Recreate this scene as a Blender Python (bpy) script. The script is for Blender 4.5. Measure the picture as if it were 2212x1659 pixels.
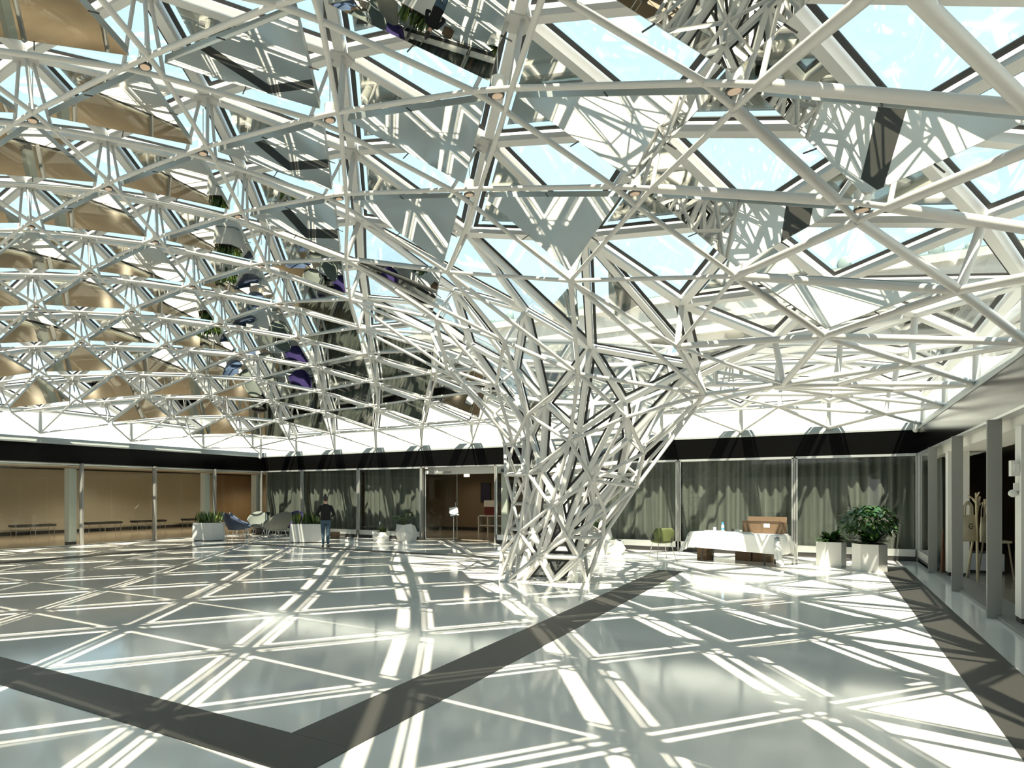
import bpy, math, random
from mathutils import Vector, Matrix
random.seed(7)
SC = bpy.context.scene
COL = SC.collection
for o in list(bpy.data.objects):
    bpy.data.objects.remove(o)

# ------------------------------------------------------------------ camera
CAM_Z = 1.68
THETA = math.atan(0.66)
cam_d = bpy.data.cameras.new('camera')
cam_d.sensor_width = 36.0
cam_d.lens = 1434.0 / 2212.0 * 36.0
cam_d.shift_x = (1106 - 838) / 2212.0
cam_d.shift_y = (1069 - 829.5) / 2212.0
cam_d.clip_start = 0.05
cam_d.clip_end = 300
cam = bpy.data.objects.new('camera', cam_d)
cam.location = (0, 0, CAM_Z)
cam.rotation_euler = (math.pi / 2, 0, THETA)
COL.objects.link(cam)
SC.camera = cam

# ------------------------------------------------------------------ sky, sun, exposure
world = bpy.data.worlds.new('world')
SC.world = world
world.use_nodes = True
wn = world.node_tree
wn.nodes.clear()
w_out = wn.nodes.new('ShaderNodeOutputWorld')
w_bg = wn.nodes.new('ShaderNodeBackground')
w_tc = wn.nodes.new('ShaderNodeTexCoord')
w_sep = wn.nodes.new('ShaderNodeSeparateXYZ')
w_ramp = wn.nodes.new('ShaderNodeValToRGB')
w_ramp.color_ramp.elements[0].position = 0.02
w_ramp.color_ramp.elements[0].color = (1.0, 1.0, 1.0, 1)
w_ramp.color_ramp.elements[1].position = 0.75
w_ramp.color_ramp.elements[1].color = (0.40, 0.61, 0.70, 1)
e = w_ramp.color_ramp.elements.new(0.20)
e.color = (0.50, 0.71, 0.80, 1)
wn.links.new(w_tc.outputs['Generated'], w_sep.inputs[0])
wn.links.new(w_sep.outputs['Z'], w_ramp.inputs[0])
wn.links.new(w_ramp.outputs[0], w_bg.inputs['Color'])
w_bg.inputs['Strength'].default_value = 0.78
wn.links.new(w_bg.outputs[0], w_out.inputs[0])

SUN_S = Vector((-0.11, 0.44, -1.0))          # direction the sunlight travels
sun_d = bpy.data.lights.new('sun', 'SUN')
sun_d.energy = 7.0
sun_d.angle = math.radians(0.6)
sun_d.color = (1.0, 0.93, 0.75)
sun = bpy.data.objects.new('sun', sun_d)
sun.rotation_euler = SUN_S.to_track_quat('-Z', 'Y').to_euler()
sun.location = (3, -8, 20)
COL.objects.link(sun)

vs = SC.view_settings
SC.display_settings.display_device = 'sRGB'
vs.view_transform = 'Standard'
vs.look = 'None'
vs.gamma = 1.0
vs.use_curve_mapping = False
vs.exposure = 1.42
SC.cycles.use_denoising = True
SC.cycles.max_bounces = 14
SC.cycles.diffuse_bounces = 4
SC.cycles.glossy_bounces = 6
SC.cycles.transmission_bounces = 6
SC.cycles.transparent_max_bounces = 24
SC.cycles.sample_clamp_indirect = 6.0
SC.cycles.caustics_reflective = False
SC.cycles.caustics_refractive = False

# ------------------------------------------------------------------ materials
def mat(name, col, rough=0.5, metal=0.0, spec=0.5, noise=None, bump=None, emit=None):
    m = bpy.data.materials.new(name)
    m.use_nodes = True
    nt = m.node_tree
    b = nt.nodes['Principled BSDF']
    b.inputs['Base Color'].default_value = (*col, 1)
    b.inputs['Roughness'].default_value = rough
    b.inputs['Metallic'].default_value = metal
    b.inputs['Specular IOR Level'].default_value = spec
    if noise:
        sc, amt = noise[:2]
        tc = nt.nodes.new('ShaderNodeTexCoord')
        n = nt.nodes.new('ShaderNodeTexNoise')
        n.inputs['Scale'].default_value = sc
        n.inputs['Detail'].default_value = 4
        mx = nt.nodes.new('ShaderNodeMix')
        mx.data_type = 'RGBA'
        mx.inputs[6].default_value = (*[c * (1 - amt) for c in col], 1)
        mx.inputs[7].default_value = (*[min(1, c * (1 + amt)) for c in col], 1)
        nt.links.new(tc.outputs['Object'], n.inputs['Vector'])
        nt.links.new(n.outputs['Fac'], mx.inputs[0])
        nt.links.new(mx.outputs[2], b.inputs['Base Color'])
        if bump:
            bp = nt.nodes.new('ShaderNodeBump')
            bp.inputs['Strength'].default_value = bump
            bp.inputs['Distance'].default_value = 0.01
            nt.links.new(n.outputs['Fac'], bp.inputs['Height'])
            nt.links.new(bp.outputs[0], b.inputs['Normal'])
    if emit:
        b.inputs['Emission Color'].default_value = (*emit[0], 1)
        b.inputs['Emission Strength'].default_value = emit[1]
    return m

def mirror_mat(name, col, rough=0.0):
    m = bpy.data.materials.new(name)
    m.use_nodes = True
    nt = m.node_tree
    nt.nodes.clear()
    o = nt.nodes.new('ShaderNodeOutputMaterial')
    g = nt.nodes.new('ShaderNodeBsdfGlossy')
    g.inputs['Color'].default_value = (*col, 1)
    g.inputs['Roughness'].default_value = rough
    nt.links.new(g.outputs[0], o.inputs[0])
    return m

def glass_mat(name, tint, refl=(1, 1, 1), ior=1.5, rough=0.0):
    m = bpy.data.materials.new(name)
    m.use_nodes = True
    nt = m.node_tree
    nt.nodes.clear()
    o = nt.nodes.new('ShaderNodeOutputMaterial')
    t = nt.nodes.new('ShaderNodeBsdfTransparent')
    t.inputs['Color'].default_value = (*tint, 1)
    g = nt.nodes.new('ShaderNodeBsdfGlossy')
    g.inputs['Color'].default_value = (*refl, 1)
    g.inputs['Roughness'].default_value = rough
    f = nt.nodes.new('ShaderNodeFresnel')
    f.inputs['IOR'].default_value = ior
    # same reflectance from either side of a thin pane
    ge = nt.nodes.new('ShaderNodeNewGeometry')
    iv = nt.nodes.new('ShaderNodeMix')
    iv.data_type = 'FLOAT'
    iv.inputs[2].default_value = ior
    iv.inputs[3].default_value = 1.0 / ior
    nt.links.new(ge.outputs['Backfacing'], iv.inputs[0])
    nt.links.new(iv.outputs[0], f.inputs['IOR'])
    mx = nt.nodes.new('ShaderNodeMixShader')
    nt.links.new(f.outputs[0], mx.inputs[0])
    nt.links.new(t.outputs[0], mx.inputs[1])
    nt.links.new(g.outputs[0], mx.inputs[2])
    nt.links.new(mx.outputs[0], o.inputs[0])
    return m

M = {}
M['white'] = mat('white_steel_paint', (0.52, 0.517, 0.50), 0.38, spec=0.4)
M['white2'] = mat('white_frame_paint', (0.70, 0.70, 0.68), 0.45, spec=0.4)
M['black'] = mat('black_gasket', (0.012, 0.013, 0.014), 0.5)
M['mirror'] = mirror_mat('mirror_panel', (0.78, 0.785, 0.765))
M['mirror2'] = mirror_mat('upper_mirror_panel', (0.58, 0.60, 0.585))
M['edge'] = mat('panel_edge_metal', (0.30, 0.32, 0.31), 0.35, metal=0.6)
M['roofglass'] = glass_mat('roof_glass', (0.94, 0.937, 0.92), ior=1.5)
M['wallglass'] = glass_mat('wall_glass', (0.88, 0.90, 0.88), ior=1.30)
M['fascia'] = mat('black_glass_fascia', (0.003, 0.003, 0.003), 0.16, spec=0.05)
M['gutter'] = mat('pale_grey_gutter', (0.30, 0.325, 0.32), 0.4, spec=0.4)
M['alu'] = mat('satin_aluminium', (0.55, 0.57, 0.56), 0.35, metal=0.7)
M['fin'] = mat('grey_steel_mullion', (0.24, 0.24, 0.225), 0.45, metal=0.1)
M['tanwall'] = mat('tan_gallery_wall', (0.44, 0.415, 0.345), 0.85, noise=(1.5, 0.04))
M['wood'] = mat('brown_wood_panel', (0.22, 0.155, 0.085), 0.5, noise=(6, 0.12))
M['hallwall'] = mat('brown_hall_wall', (0.20, 0.155, 0.10), 0.85, noise=(1.5, 0.05))
M['darkwall'] = mat('dark_gallery_wall', (0.02, 0.018, 0.016), 0.7)
M['plaster'] = mat('white_plaster', (0.66, 0.66, 0.62), 0.8)
M['galceil'] = mat('gallery_ceiling', (0.52, 0.48, 0.42), 0.85)
M['roof'] = mat('pale_flat_roof', (0.62, 0.64, 0.64), 0.8)
M['base'] = mat('black_baseboard', (0.02, 0.02, 0.02), 0.6)
M['curtain'] = None
M['planter'] = mat('white_planter', (0.52, 0.53, 0.52), 0.35)
M['soil'] = mat('dark_soil', (0.03, 0.022, 0.015), 0.95, noise=(30, 0.4))
M['leaf'] = mat('green_leaf', (0.040, 0.085, 0.018), 0.38, noise=(8, 0.45))
M['leaf2'] = mat('dark_green_leaf', (0.018, 0.06, 0.018), 0.30, noise=(8, 0.4))
M['leaf3'] = mat('olive_green_leaf', (0.10, 0.125, 0.028), 0.42, noise=(9, 0.5))
M['petal'] = mat('white_petal', (0.85, 0.85, 0.8), 0.5)
M['stem'] = mat('green_stem', (0.06, 0.09, 0.02), 0.6)
M['blue'] = mat('blue_upholstery', (0.035, 0.050, 0.085), 0.9, noise=(60, 0.15))
M['blue2'] = mat('light_blue_upholstery', (0.06, 0.095, 0.17), 0.9, noise=(60, 0.15))
M['sage'] = mat('sage_grey_upholstery', (0.13, 0.15, 0.135), 0.9, noise=(60, 0.12))
M['grey'] = mat('warm_grey_upholstery', (0.15, 0.155, 0.135), 0.9, noise=(60, 0.12))
M['purple'] = mat('deep_purple_upholstery', (0.018, 0.010, 0.075), 0.9, noise=(60, 0.15))
M['olive'] = mat('olive_green_upholstery', (0.075, 0.092, 0.026), 0.8, noise=(60, 0.12))
M['chrome'] = mat('brushed_chrome', (0.55, 0.56, 0.55), 0.25, metal=0.9)
M['dark'] = mat('black_metal', (0.015, 0.015, 0.016), 0.45)
M['leather'] = mat('black_bench_pad', (0.012, 0.012, 0.014), 0.5)
M['card'] = mat('brown_cardboard', (0.14, 0.09, 0.052), 0.85, noise=(12, 0.12))
M['card2'] = mat('dark_brown_cardboard', (0.12, 0.078, 0.045), 0.85, noise=(12, 0.1))
M['cloth'] = mat('white_tablecloth', (0.62, 0.63, 0.62), 0.85)
M['paper'] = mat('white_paper', (0.80, 0.80, 0.78), 0.8)
M['bluecap'] = mat('blue_plastic', (0.06, 0.28, 0.62), 0.35)
M['label'] = mat('pale_bottle', (0.55, 0.68, 0.78), 0.25)
M['skin'] = mat('skin', (0.62, 0.38, 0.27), 0.5)
M['hair'] = mat('dark_brown_hair', (0.016, 0.010, 0.008), 0.55)
M['sweater'] = mat('black_knit', (0.008, 0.008, 0.009), 0.95)
M['jeans'] = mat('blue_denim', (0.045, 0.085, 0.13), 0.85, noise=(40, 0.25))
M['shoe'] = mat('black_shoe', (0.02, 0.016, 0.014), 0.5)
M['canvas'] = mat('natural_canvas', (0.55, 0.50, 0.36), 0.9, noise=(80, 0.06))
M['polewood'] = mat('pale_wood', (0.42, 0.36, 0.24), 0.6, noise=(20, 0.1))
M['redwood'] = mat('reddish_wood', (0.16, 0.07, 0.035), 0.6, noise=(20, 0.2))
M['stone'] = mat('pale_stone', (0.36, 0.355, 0.325), 0.85, noise=(0.8, 0.08))
M['stone2'] = mat('grey_stone_wall', (0.30, 0.30, 0.28), 0.85, noise=(0.6, 0.12))
M['copper'] = mat('green_grey_cresting', (0.16, 0.22, 0.215), 0.7)
M['lens'] = mat('lamp_lens', (0.75, 0.55, 0.42), 0.3)
M['lamp'] = mat('lit_lamp', (0.9, 0.85, 0.7), 0.3, emit=((1.0, 0.86, 0.62), 4.0))
M['picture'] = mat('dark_picture', (0.02, 0.02, 0.05), 0.5)
M['red'] = mat('dark_red_box', (0.12, 0.02, 0.02), 0.6)

def curtain_mat():
    m = mat('grey_green_curtain', (0.23, 0.27, 0.255), 0.9)
    nt = m.node_tree
    b = nt.nodes['Principled BSDF']
    tc = nt.nodes.new('ShaderNodeTexCoord')
    mp = nt.nodes.new('ShaderNodeMapping')
    mp.inputs['Scale'].default_value = (7, 7, 0.15)
    n = nt.nodes.new('ShaderNodeTexNoise')
    n.inputs['Scale'].default_value = 1.0
    n.inputs['Detail'].default_value = 5
    r = nt.nodes.new('ShaderNodeValToRGB')
    r.color_ramp.elements[0].position = 0.3
    r.color_ramp.elements[0].color = (0.075, 0.083, 0.076, 1)
    r.color_ramp.elements[1].position = 0.72
    r.color_ramp.elements[1].color = (0.195, 0.20, 0.185, 1)
    nt.links.new(tc.outputs['Object'], mp.inputs[0])
    nt.links.new(mp.outputs[0], n.inputs['Vector'])
    nt.links.new(n.outputs['Fac'], r.inputs[0])
    nt.links.new(r.outputs[0], b.inputs['Base Color'])
    return m
M['curtain'] = curtain_mat()

def floor_mat(name, col, rough):
    m = mat(name, col, rough, spec=0.55)
    nt = m.node_tree
    b = nt.nodes['Principled BSDF']
    tc = nt.nodes.new('ShaderNodeTexCoord')
    n1 = nt.nodes.new('ShaderNodeTexNoise')
    n1.inputs['Scale'].default_value = 0.45
    n1.inputs['Detail'].default_value = 6
    n2 = nt.nodes.new('ShaderNodeTexNoise')
    n2.inputs['Scale'].default_value = 90
    n2.inputs['Detail'].default_value = 2
    ad = nt.nodes.new('ShaderNodeMath')
    ad.operation = 'MULTIPLY_ADD'
    ad.inputs[1].default_value = 0.35
    r = nt.nodes.new('ShaderNodeValToRGB')
    r.color_ramp.elements[0].position = 0.45
    r.color_ramp.elements[0].color = (*[c * 0.90 for c in col], 1)
    r.color_ramp.elements[1].position = 0.95
    r.color_ramp.elements[1].color = (*[c * 1.08 for c in col], 1)
    nt.links.new(tc.outputs['Object'], n1.inputs['Vector'])
    nt.links.new(tc.outputs['Object'], n2.inputs['Vector'])
    nt.links.new(n2.outputs['Fac'], ad.inputs[0])
    nt.links.new(n1.outputs['Fac'], ad.inputs[2])
    nt.links.new(ad.outputs[0], r.inputs[0])
    nt.links.new(r.outputs[0], b.inputs['Base Color'])
    return m
M['floor'] = floor_mat('polished_pale_terrazzo', (0.86, 0.84, 0.80), 0.085)
M['gfloor'] = floor_mat('warm_lit_terrazzo', (0.42, 0.37, 0.30), 0.15)  # same terrazzo as the court, the warm gallery light put into its colour

def grate_mat():
    m = mat('dark_grey_floor_grate', (0.10, 0.10, 0.098), 0.45, spec=0.4)
    nt = m.node_tree
    b = nt.nodes['Principled BSDF']
    tc = nt.nodes.new('ShaderNodeTexCoord')
    br = nt.nodes.new('ShaderNodeTexBrick')
    br.inputs['Scale'].default_value = 22
    br.inputs['Mortar Size'].default_value = 0.012
    br.inputs['Brick Width'].default_value = 0.9
    br.inputs['Row Height'].default_value = 0.16
    br.inputs['Color1'].default_value = (0.032, 0.031, 0.028, 1)
    br.inputs['Color2'].default_value = (0.028, 0.028, 0.026, 1)
    br.inputs['Mortar'].default_value = (0.022, 0.022, 0.020, 1)
    nt.links.new(tc.outputs['Object'], br.inputs['Vector'])
    nt.links.new(br.outputs['Color'], b.inputs['Base Color'])
    return m
M['grate'] = grate_mat()

# ------------------------------------------------------------------ object helpers
def tag(o, label=None, cat=None, group=None, kind=None):
    if label: o['label'] = label
    if cat: o['category'] = cat
    if group: o['group'] = group
    if kind: o['kind'] = kind
    return o

def empty(name, loc=(0, 0, 0), rz=0.0, label=None, cat=None, group=None):
    o = bpy.data.objects.new(name, None)
    COL.objects.link(o)
    o.location = loc
    o.rotation_euler = (0, 0, rz)
    o.empty_display_size = 0.1
    return tag(o, label, cat, group)

class MB:
    """collects shapes and links them as one mesh object"""
    def __init__(s):
        s.v = []; s.f = []; s.mi = []; s.sm = []
    def add(s, vs, fs, mi=0, smooth=False):
        b = len(s.v)
        s.v += [tuple(v) for v in vs]
        for f in fs:
            s.f.append(tuple(b + i for i in f)); s.mi.append(mi); s.sm.append(smooth)
        return s
    def box(s, c, d, rz=0.0, mi=0, taper=1.0):
        hx, hy, hz = d[0] / 2, d[1] / 2, d[2] / 2
        vs = []
        for z, t in ((-hz, 1.0), (hz, taper)):
            for x, y in ((-hx, -hy), (hx, -hy), (hx, hy), (-hx, hy)):
                x1, y1 = x * t, y * t
                vs.append((c[0] + x1 * math.cos(rz) - y1 * math.sin(rz), c[1] + x1 * math.sin(rz) + y1 * math.cos(rz), c[2] + z))
        return s.add(vs, [(0, 3, 2, 1), (4, 5, 6, 7), (0, 1, 5, 4), (1, 2, 6, 5), (2, 3, 7, 6), (3, 0, 4, 7)], mi)
    def ext(s, x0, x1, y0, y1, z0, z1, mi=0):
        return s.box(((x0 + x1) / 2, (y0 + y1) / 2, (z0 + z1) / 2), (abs(x1 - x0), abs(y1 - y0), abs(z1 - z0)), 0, mi)
    def tube(s, a, b, r, r2=None, n=8, mi=0, caps=True):
        a = Vector(a); b = Vector(b); r2 = r if r2 is None else r2
        d = (b - a)
        if d.length < 1e-6: return s
        d.normalize()
        u = d.cross(Vector((0, 0, 1)))
        if u.length < 1e-3: u = d.cross(Vector((0, 1, 0)))
        u.normalize(); w = d.cross(u)
        vs = []
        for p, rr in ((a, r), (b, r2)):
            for k in range(n):
                t = 2 * math.pi * k / n
                vs.append(p + u * (rr * math.cos(t)) + w * (rr * math.sin(t)))
        fs = [(k, n + k, n + (k + 1) % n, (k + 1) % n) for k in range(n)]
        s.add(vs, fs, mi, True)
        if caps:
            s.add(vs[:n], [tuple(range(n))], mi)
            s.add(vs[n:], [tuple(reversed(range(n)))], mi)
        return s
    def path(s, pts, rs, n=8, mi=0):
        for i in range(len(pts) - 1):
            s.tube(pts[i], pts[i + 1], rs[i], rs[i + 1], n, mi)
        return s
    def beam(s, a, b, w, h, up, mi=0, off=0.0):
        """box bar from a to b, width w, height h along up, shifted by off along up"""
        a = Vector(a); b = Vector(b); d = (b - a)
        if d.length < 1e-6: return s
        d.normalize()
        up = Vector(up); sd = d.cross(up)
        if sd.length < 1e-4: sd = d.cross(Vector((1, 0, 0)))
        sd.normalize(); up = sd.cross(d).normalized()
        vs = []
        for p in (a, b):
            for x, y in ((-w / 2, -h / 2), (w / 2, -h / 2), (w / 2, h / 2), (-w / 2, h / 2)):
                vs.append(p + sd * x + up * (y + off))
        return s.add(vs, [(0, 1, 2, 3), (7, 6, 5, 4), (0, 4, 5, 1), (1, 5, 6, 2), (2, 6, 7, 3), (3, 7, 4, 0)], mi)
    def ball(s, c, r, n=10, m=6, mi=0, sq=(1, 1, 1)):
        vs = [(c[0], c[1], c[2] - r * sq[2])]
        for j in range(1, m):
            ph = -math.pi / 2 + math.pi * j / m
            for k in range(n):
                t = 2 * math.pi * k / n
                vs.append((c[0] + r * sq[0] * math.cos(ph) * math.cos(t), c[1] + r * sq[1] * math.cos(ph) * math.sin(t), c[2] + r * sq[2] * math.sin(ph)))
        vs.append((c[0], c[1], c[2] + r * sq[2]))
        fs = []
        for k in range(n):
            fs.append((0, 1 + (k + 1) % n, 1 + k))
            fs.append((len(vs) - 1, 1 + (m - 2) * n + k, 1 + (m - 2) * n + (k + 1) % n))
        for j in range(m - 2):
            for k in range(n):
                fs.append((1 + j * n + k, 1 + j * n + (k + 1) % n, 1 + (j + 1) * n + (k + 1) % n, 1 + (j + 1) * n + k))
        return s.add(vs, fs, mi, True)
    def prism(s, poly, z0, z1, mi=0, top=None):
        """vertical prism over a plan polygon; top = polygon at z1 if different"""
        n = len(poly); top = top or poly
        vs = [(p[0], p[1], z0) for p in poly] + [(p[0], p[1], z1) for p in top]
        fs = [(k, (k + 1) % n, n + (k + 1) % n, n + k) for k in range(n)]
        fs += [tuple(reversed(range(n))), tuple(range(n, 2 * n))]
        return s.add(vs, fs, mi)
    def slab(s, tri, nrm, t, mi=0, side=None):
        """triangle (or polygon) with thickness t upward along nrm"""
        n = len(tri); nrm = Vector(nrm)
        lo = [Vector(p) for p in tri]; hi = [p + nrm * t for p in lo]
        s.add(lo + hi, [tuple(reversed(range(n))), tuple(range(n, 2 * n))], mi)
        s.add(lo + hi, [(k, (k + 1) % n, n + (k + 1) % n, n + k) for k in range(n)], mi if side is None else side)
        return s
    def build(s, name, mats, parent=None, smooth=None):
        me = bpy.data.meshes.new(name)
        me.from_pydata(s.v, [], s.f)
        if not isinstance(mats, (list, tuple)): mats = [mats]
        for m in mats: me.materials.append(m)
        for p, mi, sm in zip(me.polygons, s.mi, s.sm):
            p.material_index = mi
            p.use_smooth = sm if smooth is None else smooth
        me.update()
        o = bpy.data.objects.new(name, me)
        COL.objects.link(o)
        if parent is not None: o.parent = parent
        return o

def struct(name, mb, m):
    o = mb.build(name, m)
    o['kind'] = 'structure'
    return o

def copy_tree(o, parent=None):
    c = o.copy()
    COL.objects.link(c)
    c.parent = parent
    for ch in list(o.children): copy_tree(ch, c)
    return c

ORD = ['zeroth', 'first', 'second', 'third', 'fourth', 'fifth', 'sixth', 'seventh', 'eighth', 'ninth', 'tenth', 'eleventh', 'twelfth', 'thirteenth', 'fourteenth']

# pixel measure of a point as the camera sees it, used only to rank repeated parts by size
FW = Vector((-math.sin(THETA), math.cos(THETA), 0)); RT = Vector((math.cos(THETA), math.sin(THETA), 0))
def pix(p):
    p = Vector(p); d = p.dot(FW)
    if d < 0.3: return None
    return (838 + 1434 * p.dot(RT) / d, 1069 - 1434 * (p.z - CAM_Z) / d)
def seen(pts, w=1.0):
    q = [pix(p) for p in pts]
    if any(a is None for a in q): return 0.0
    cx = sum(a[0] for a in q) / len(q); cy = sum(a[1] for a in q) / len(q)
    ext = max(math.dist(a, b) for a in q for b in q)
    ins = -60 < cx < 2272 and -60 < cy < 1720
    return ext * w * (1 if ins else 0.001)
def parts(name, items, m, parent, cap=100):
    """items: (rank, [points], fill) -> at most cap single parts, the rest one stuff part"""
    items = sorted(items, key=lambda t: -t[0])
    for r, fill in items[:cap]:
        b = MB(); fill(b); b.build(name, m, parent)
    if len(items) > cap:
        b = MB()
        for r, fill in items[cap:]: fill(b)
        o = b.build(name, m, parent); o['kind'] = 'stuff'

# =================================================================== the room
XL, XR, YN, YF = -20.75, 1.95, -2.9, 21.3
Z1, Z2, Z3 = 2.73, 3.32, 3.52          # head of the glass, top of the black fascia, top of the gutter

b = MB(); b.ext(XL - 0.15, XR + 0.15, YN - 0.2, YF + 0.15, -0.3, 0.0)
struct('floor', b, M['floor'])
b = MB()
b.ext(-29, XL - 0.15, YN - 4, 31.5, -0.3, 0.0)
b.ext(XL - 0.15, XR + 0.15, YF + 0.15, 31.5, -0.3, 0.0)
b.ext(XR + 0.15, 9.5, YN - 4, 31.5, -0.3, 0.0)
struct('floor', b, M['gfloor'])

# black fascia and pale gutter round the court
def fascia(side, x0, x1, y0, y1):
    b = MB(); b.ext(x0, x1, y0, y1, Z1, Z2)
    struct('trim_' + side, b, M['fascia'])
fascia('far', XL, XR, YF - 0.02, YF + 0.12)
fascia('left', XL - 0.12, XL + 0.02, YN, YF)
fascia('right', XR - 0.02, XR + 0.12, YN, YF)
fascia('near', XL, XR, YN - 0.12, YN + 0.02)
def gutter(side, p, q, inw):
    inw = Vector(inw); p = Vector(p); q = Vector(q)
    b = MB()
    prof = [(-0.12, Z2), (0.03, Z2), (0.03, Z2 + 0.05), (-0.05, Z3), (-0.45, Z3), (-0.45, Z2)]
    vs = [(*(p + inw * a[0]), a[1]) for a in prof] + [(*(q + inw * a[0]), a[1]) for a in prof]
    n = len(prof)
    b.add(vs, [(k, (k + 1) % n, n + (k + 1) % n, n + k) for k in range(n)] + [tuple(range(n)), tuple(reversed(range(n, 2 * n)))])
    struct('trim_gutter_' + side, b, M['gutter'])
gutter('far', (XL, YF), (XR, YF), (0, -1))
gutter('left', (XL, YN), (XL, YF), (1, 0))
gutter('right', (XR, YN), (XR, YF), (-1, 0))
gutter('near', (XL, YN), (XR, YN), (0, 1))
# thin bright strip under the right fascia
b = MB(); b.ext(XR - 0.03, XR + 0.1, YN, YF, Z1 - 0.03, Z1 + 0.005); b.ext(XL, XR, YF - 0.03, YF + 0.1, Z1 - 0.035, Z1 - 0.002)
struct('trim_head', b, M['alu'])

# glass walls: bays of about 2.95 m
far_x = [XL, -18.37, -15.46, -12.55, -9.59, -6.63, -3.68, -0.72, XR]
fin_y = [9.2, 12.06, 15.1, 18.3]
left_y = [YN, 1.3, 4.2, 7.08, 9.96, 12.84, 15.72, 18.6, YF]
right_y = [YN, 0.5, 3.45, 6.4, 9.3, 12.25, 15.25, 18.3, YF]
wn_ = 0
def window(axis, c, u0, u1, inw, rail=True, door=False):
    """one glazed bay: pane, thin bright frame, bottom rail on a black gap"""
    global wn_
    wn_ += 1
    root = bpy.data.objects.new('window_%d' % wn_, None); COL.objects.link(root); root['kind'] = 'structure'
    def E(b, a0, a1, d0, d1, z0, z1):
        if axis == 'x': b.ext(a0, a1, c + d0, c + d1, z0, z1)
        else: b.ext(c + d0, c + d1, a0, a1, z0, z1)
    g0, g1 = u0 + 0.04, u1 - 0.04
    b = MB(); E(b, g0 + 0.02, g1 - 0.02, -0.006, 0.006, 0.30 if rail else 0.03, Z1 - 0.06); b.build('window_pane', M['wallglass'], root)
    b = MB()
    if rail: E(b, g0, g0 + 0.03, -0.03, 0.03, 0.12, Z1 - 0.03); E(b, g1 - 0.03, g1, -0.03, 0.03, 0.12, Z1 - 0.03)
    E(b, g0, g1, -0.03, 0.03, Z1 - 0.065, Z1 - 0.035); E(b, g0, g1, -0.03, 0.03, 0.12 if rail else 0.008, 0.30 if rail else 0.03)
    b.build('window_frame', M['alu'], root)
    b = MB(); E(b, u0, u1, -0.02, 0.05, 0.0, 0.12 if rail else 0.008); b.build('window_base', M['base'], root)
    return root
for i in range(8):
    if i == 3: continue
    window('x', YF, far_x[i], far_x[i + 1], -1)
for i in range(3, 8): window('y', XL, left_y[i], left_y[i + 1], 1, rail=False)
window('y', XR, right_y[7], right_y[8], -1)
# mullion posts
mb = MB()
for x in far_x[1:-1]: mb.ext(x - 0.025, x + 0.025, YF - 0.03, YF + 0.10, 0, Z1)
for y in left_y[3:-1]: mb.ext(XL - 0.05, XL + 0.13, y - 0.03, y + 0.03, 0, Z1)
mb.ext(XL - 0.04, XL + 0.03, YF - 0.03, YF + 0.04, 0, Z1)
mb.ext(XR - 0.05, XR + 0.03, YF - 0.04, YF + 0.03, 0, Z1)
struct('trim_mullions', mb, M['fin'])
mb = MB()
for y in fin_y: mb.ext(XR - 0.12, XR + 0.03, y - 0.035, y + 0.035, 0, Z1 - 0.03)
mb.ext(XR - 0.02, XR + 0.4, 8.0, YF, 0.001, 0.05)
struct('trim_fins', mb, M['fin'])
# thin dark threshold strips in the floor along the glass
mb = MB()
mb.ext(XL + 0.05, XL + 0.12, YN, YF - 0.1, 0.0005, 0.004); mb.ext(XL + 0.1, XR - 0.3, YF - 0.16, YF - 0.11, 0.0005, 0.004)
struct('trim_threshold', mb, M['base'])

# near wall behind the camera and the walls that carry the galleries
mb = MB(); mb.ext(XL, XR, YN - 0.12, YN, 0, Z1)
struct('wall_near', mb, M['plaster'])
mb = MB(); mb.ext(-28.5, -28.3, -5, 25.4, 0, 3.0); struct('wall_left', mb, M['tanwall'])
mb = MB(); mb.ext(-28.5, -28.28, 25.4, 31.3, 0, 3.0); struct('wall_wood', mb, M['wood'])
mb = MB(); mb.ext(-28.5, 9.5, 28.4, 28.6, 0, 3.0) ; struct('wall_far', mb, M['hallwall'])
mb = MB(); mb.ext(9.3, 9.5, -5, 31.3, 0, 3.0); mb.ext(5.2, 5.3, 9, 28, 0, 3.0); struct('wall_right', mb, M['darkwall'])
mb = MB(); mb.ext(XL - 0.2, XL - 0.05, YF + 0.5, 28.4, 0, 3.0); mb.ext(-6.3, -6.2, YF + 1.0, 28.4, 0, 3.0)
struct('wall_partition', mb, M['plaster'])
mb = MB(); mb.ext(-28.27, -28.24, -5, 25.4, 0, 0.13); mb.ext(-28, 9, 28.36, 28.39, 0, 0.15)
struct('baseboard_gallery', mb, M['base'])
mb = MB(); mb.ext(-28.29, -28.2, -5, 31, 2.79, 2.82); struct('trim_track', mb, M['base'])
# gallery ceilings and the flat roofs over them
mb = MB()
mb.ext(-28.5, XL - 0.46, -5, 31.3, 2.86, 3.0); mb.ext(XL - 0.46, 9.5, YF + 0.46, 31.3, 2.86, 3.0); mb.ext(XR + 0.46, 9.5, -5, YF + 0.46, 2.86, 3.0)
struct('ceiling', mb, M['galceil'])
mb = MB()
mb.ext(-32, XL - 0.46, -8, 44, 3.28, 3.34); mb.ext(XL - 0.46, 12, YF + 0.46, 44, 3.28, 3.34); mb.ext(XR + 0.46, 12, -8, YF + 0.46, 3.28, 3.34)
mb.ext(XL - 0.46, XR + 0.46, -8, YN - 0.46, 3.28, 3.34)
struct('ceiling_roof', mb, M['roof'])
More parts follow.
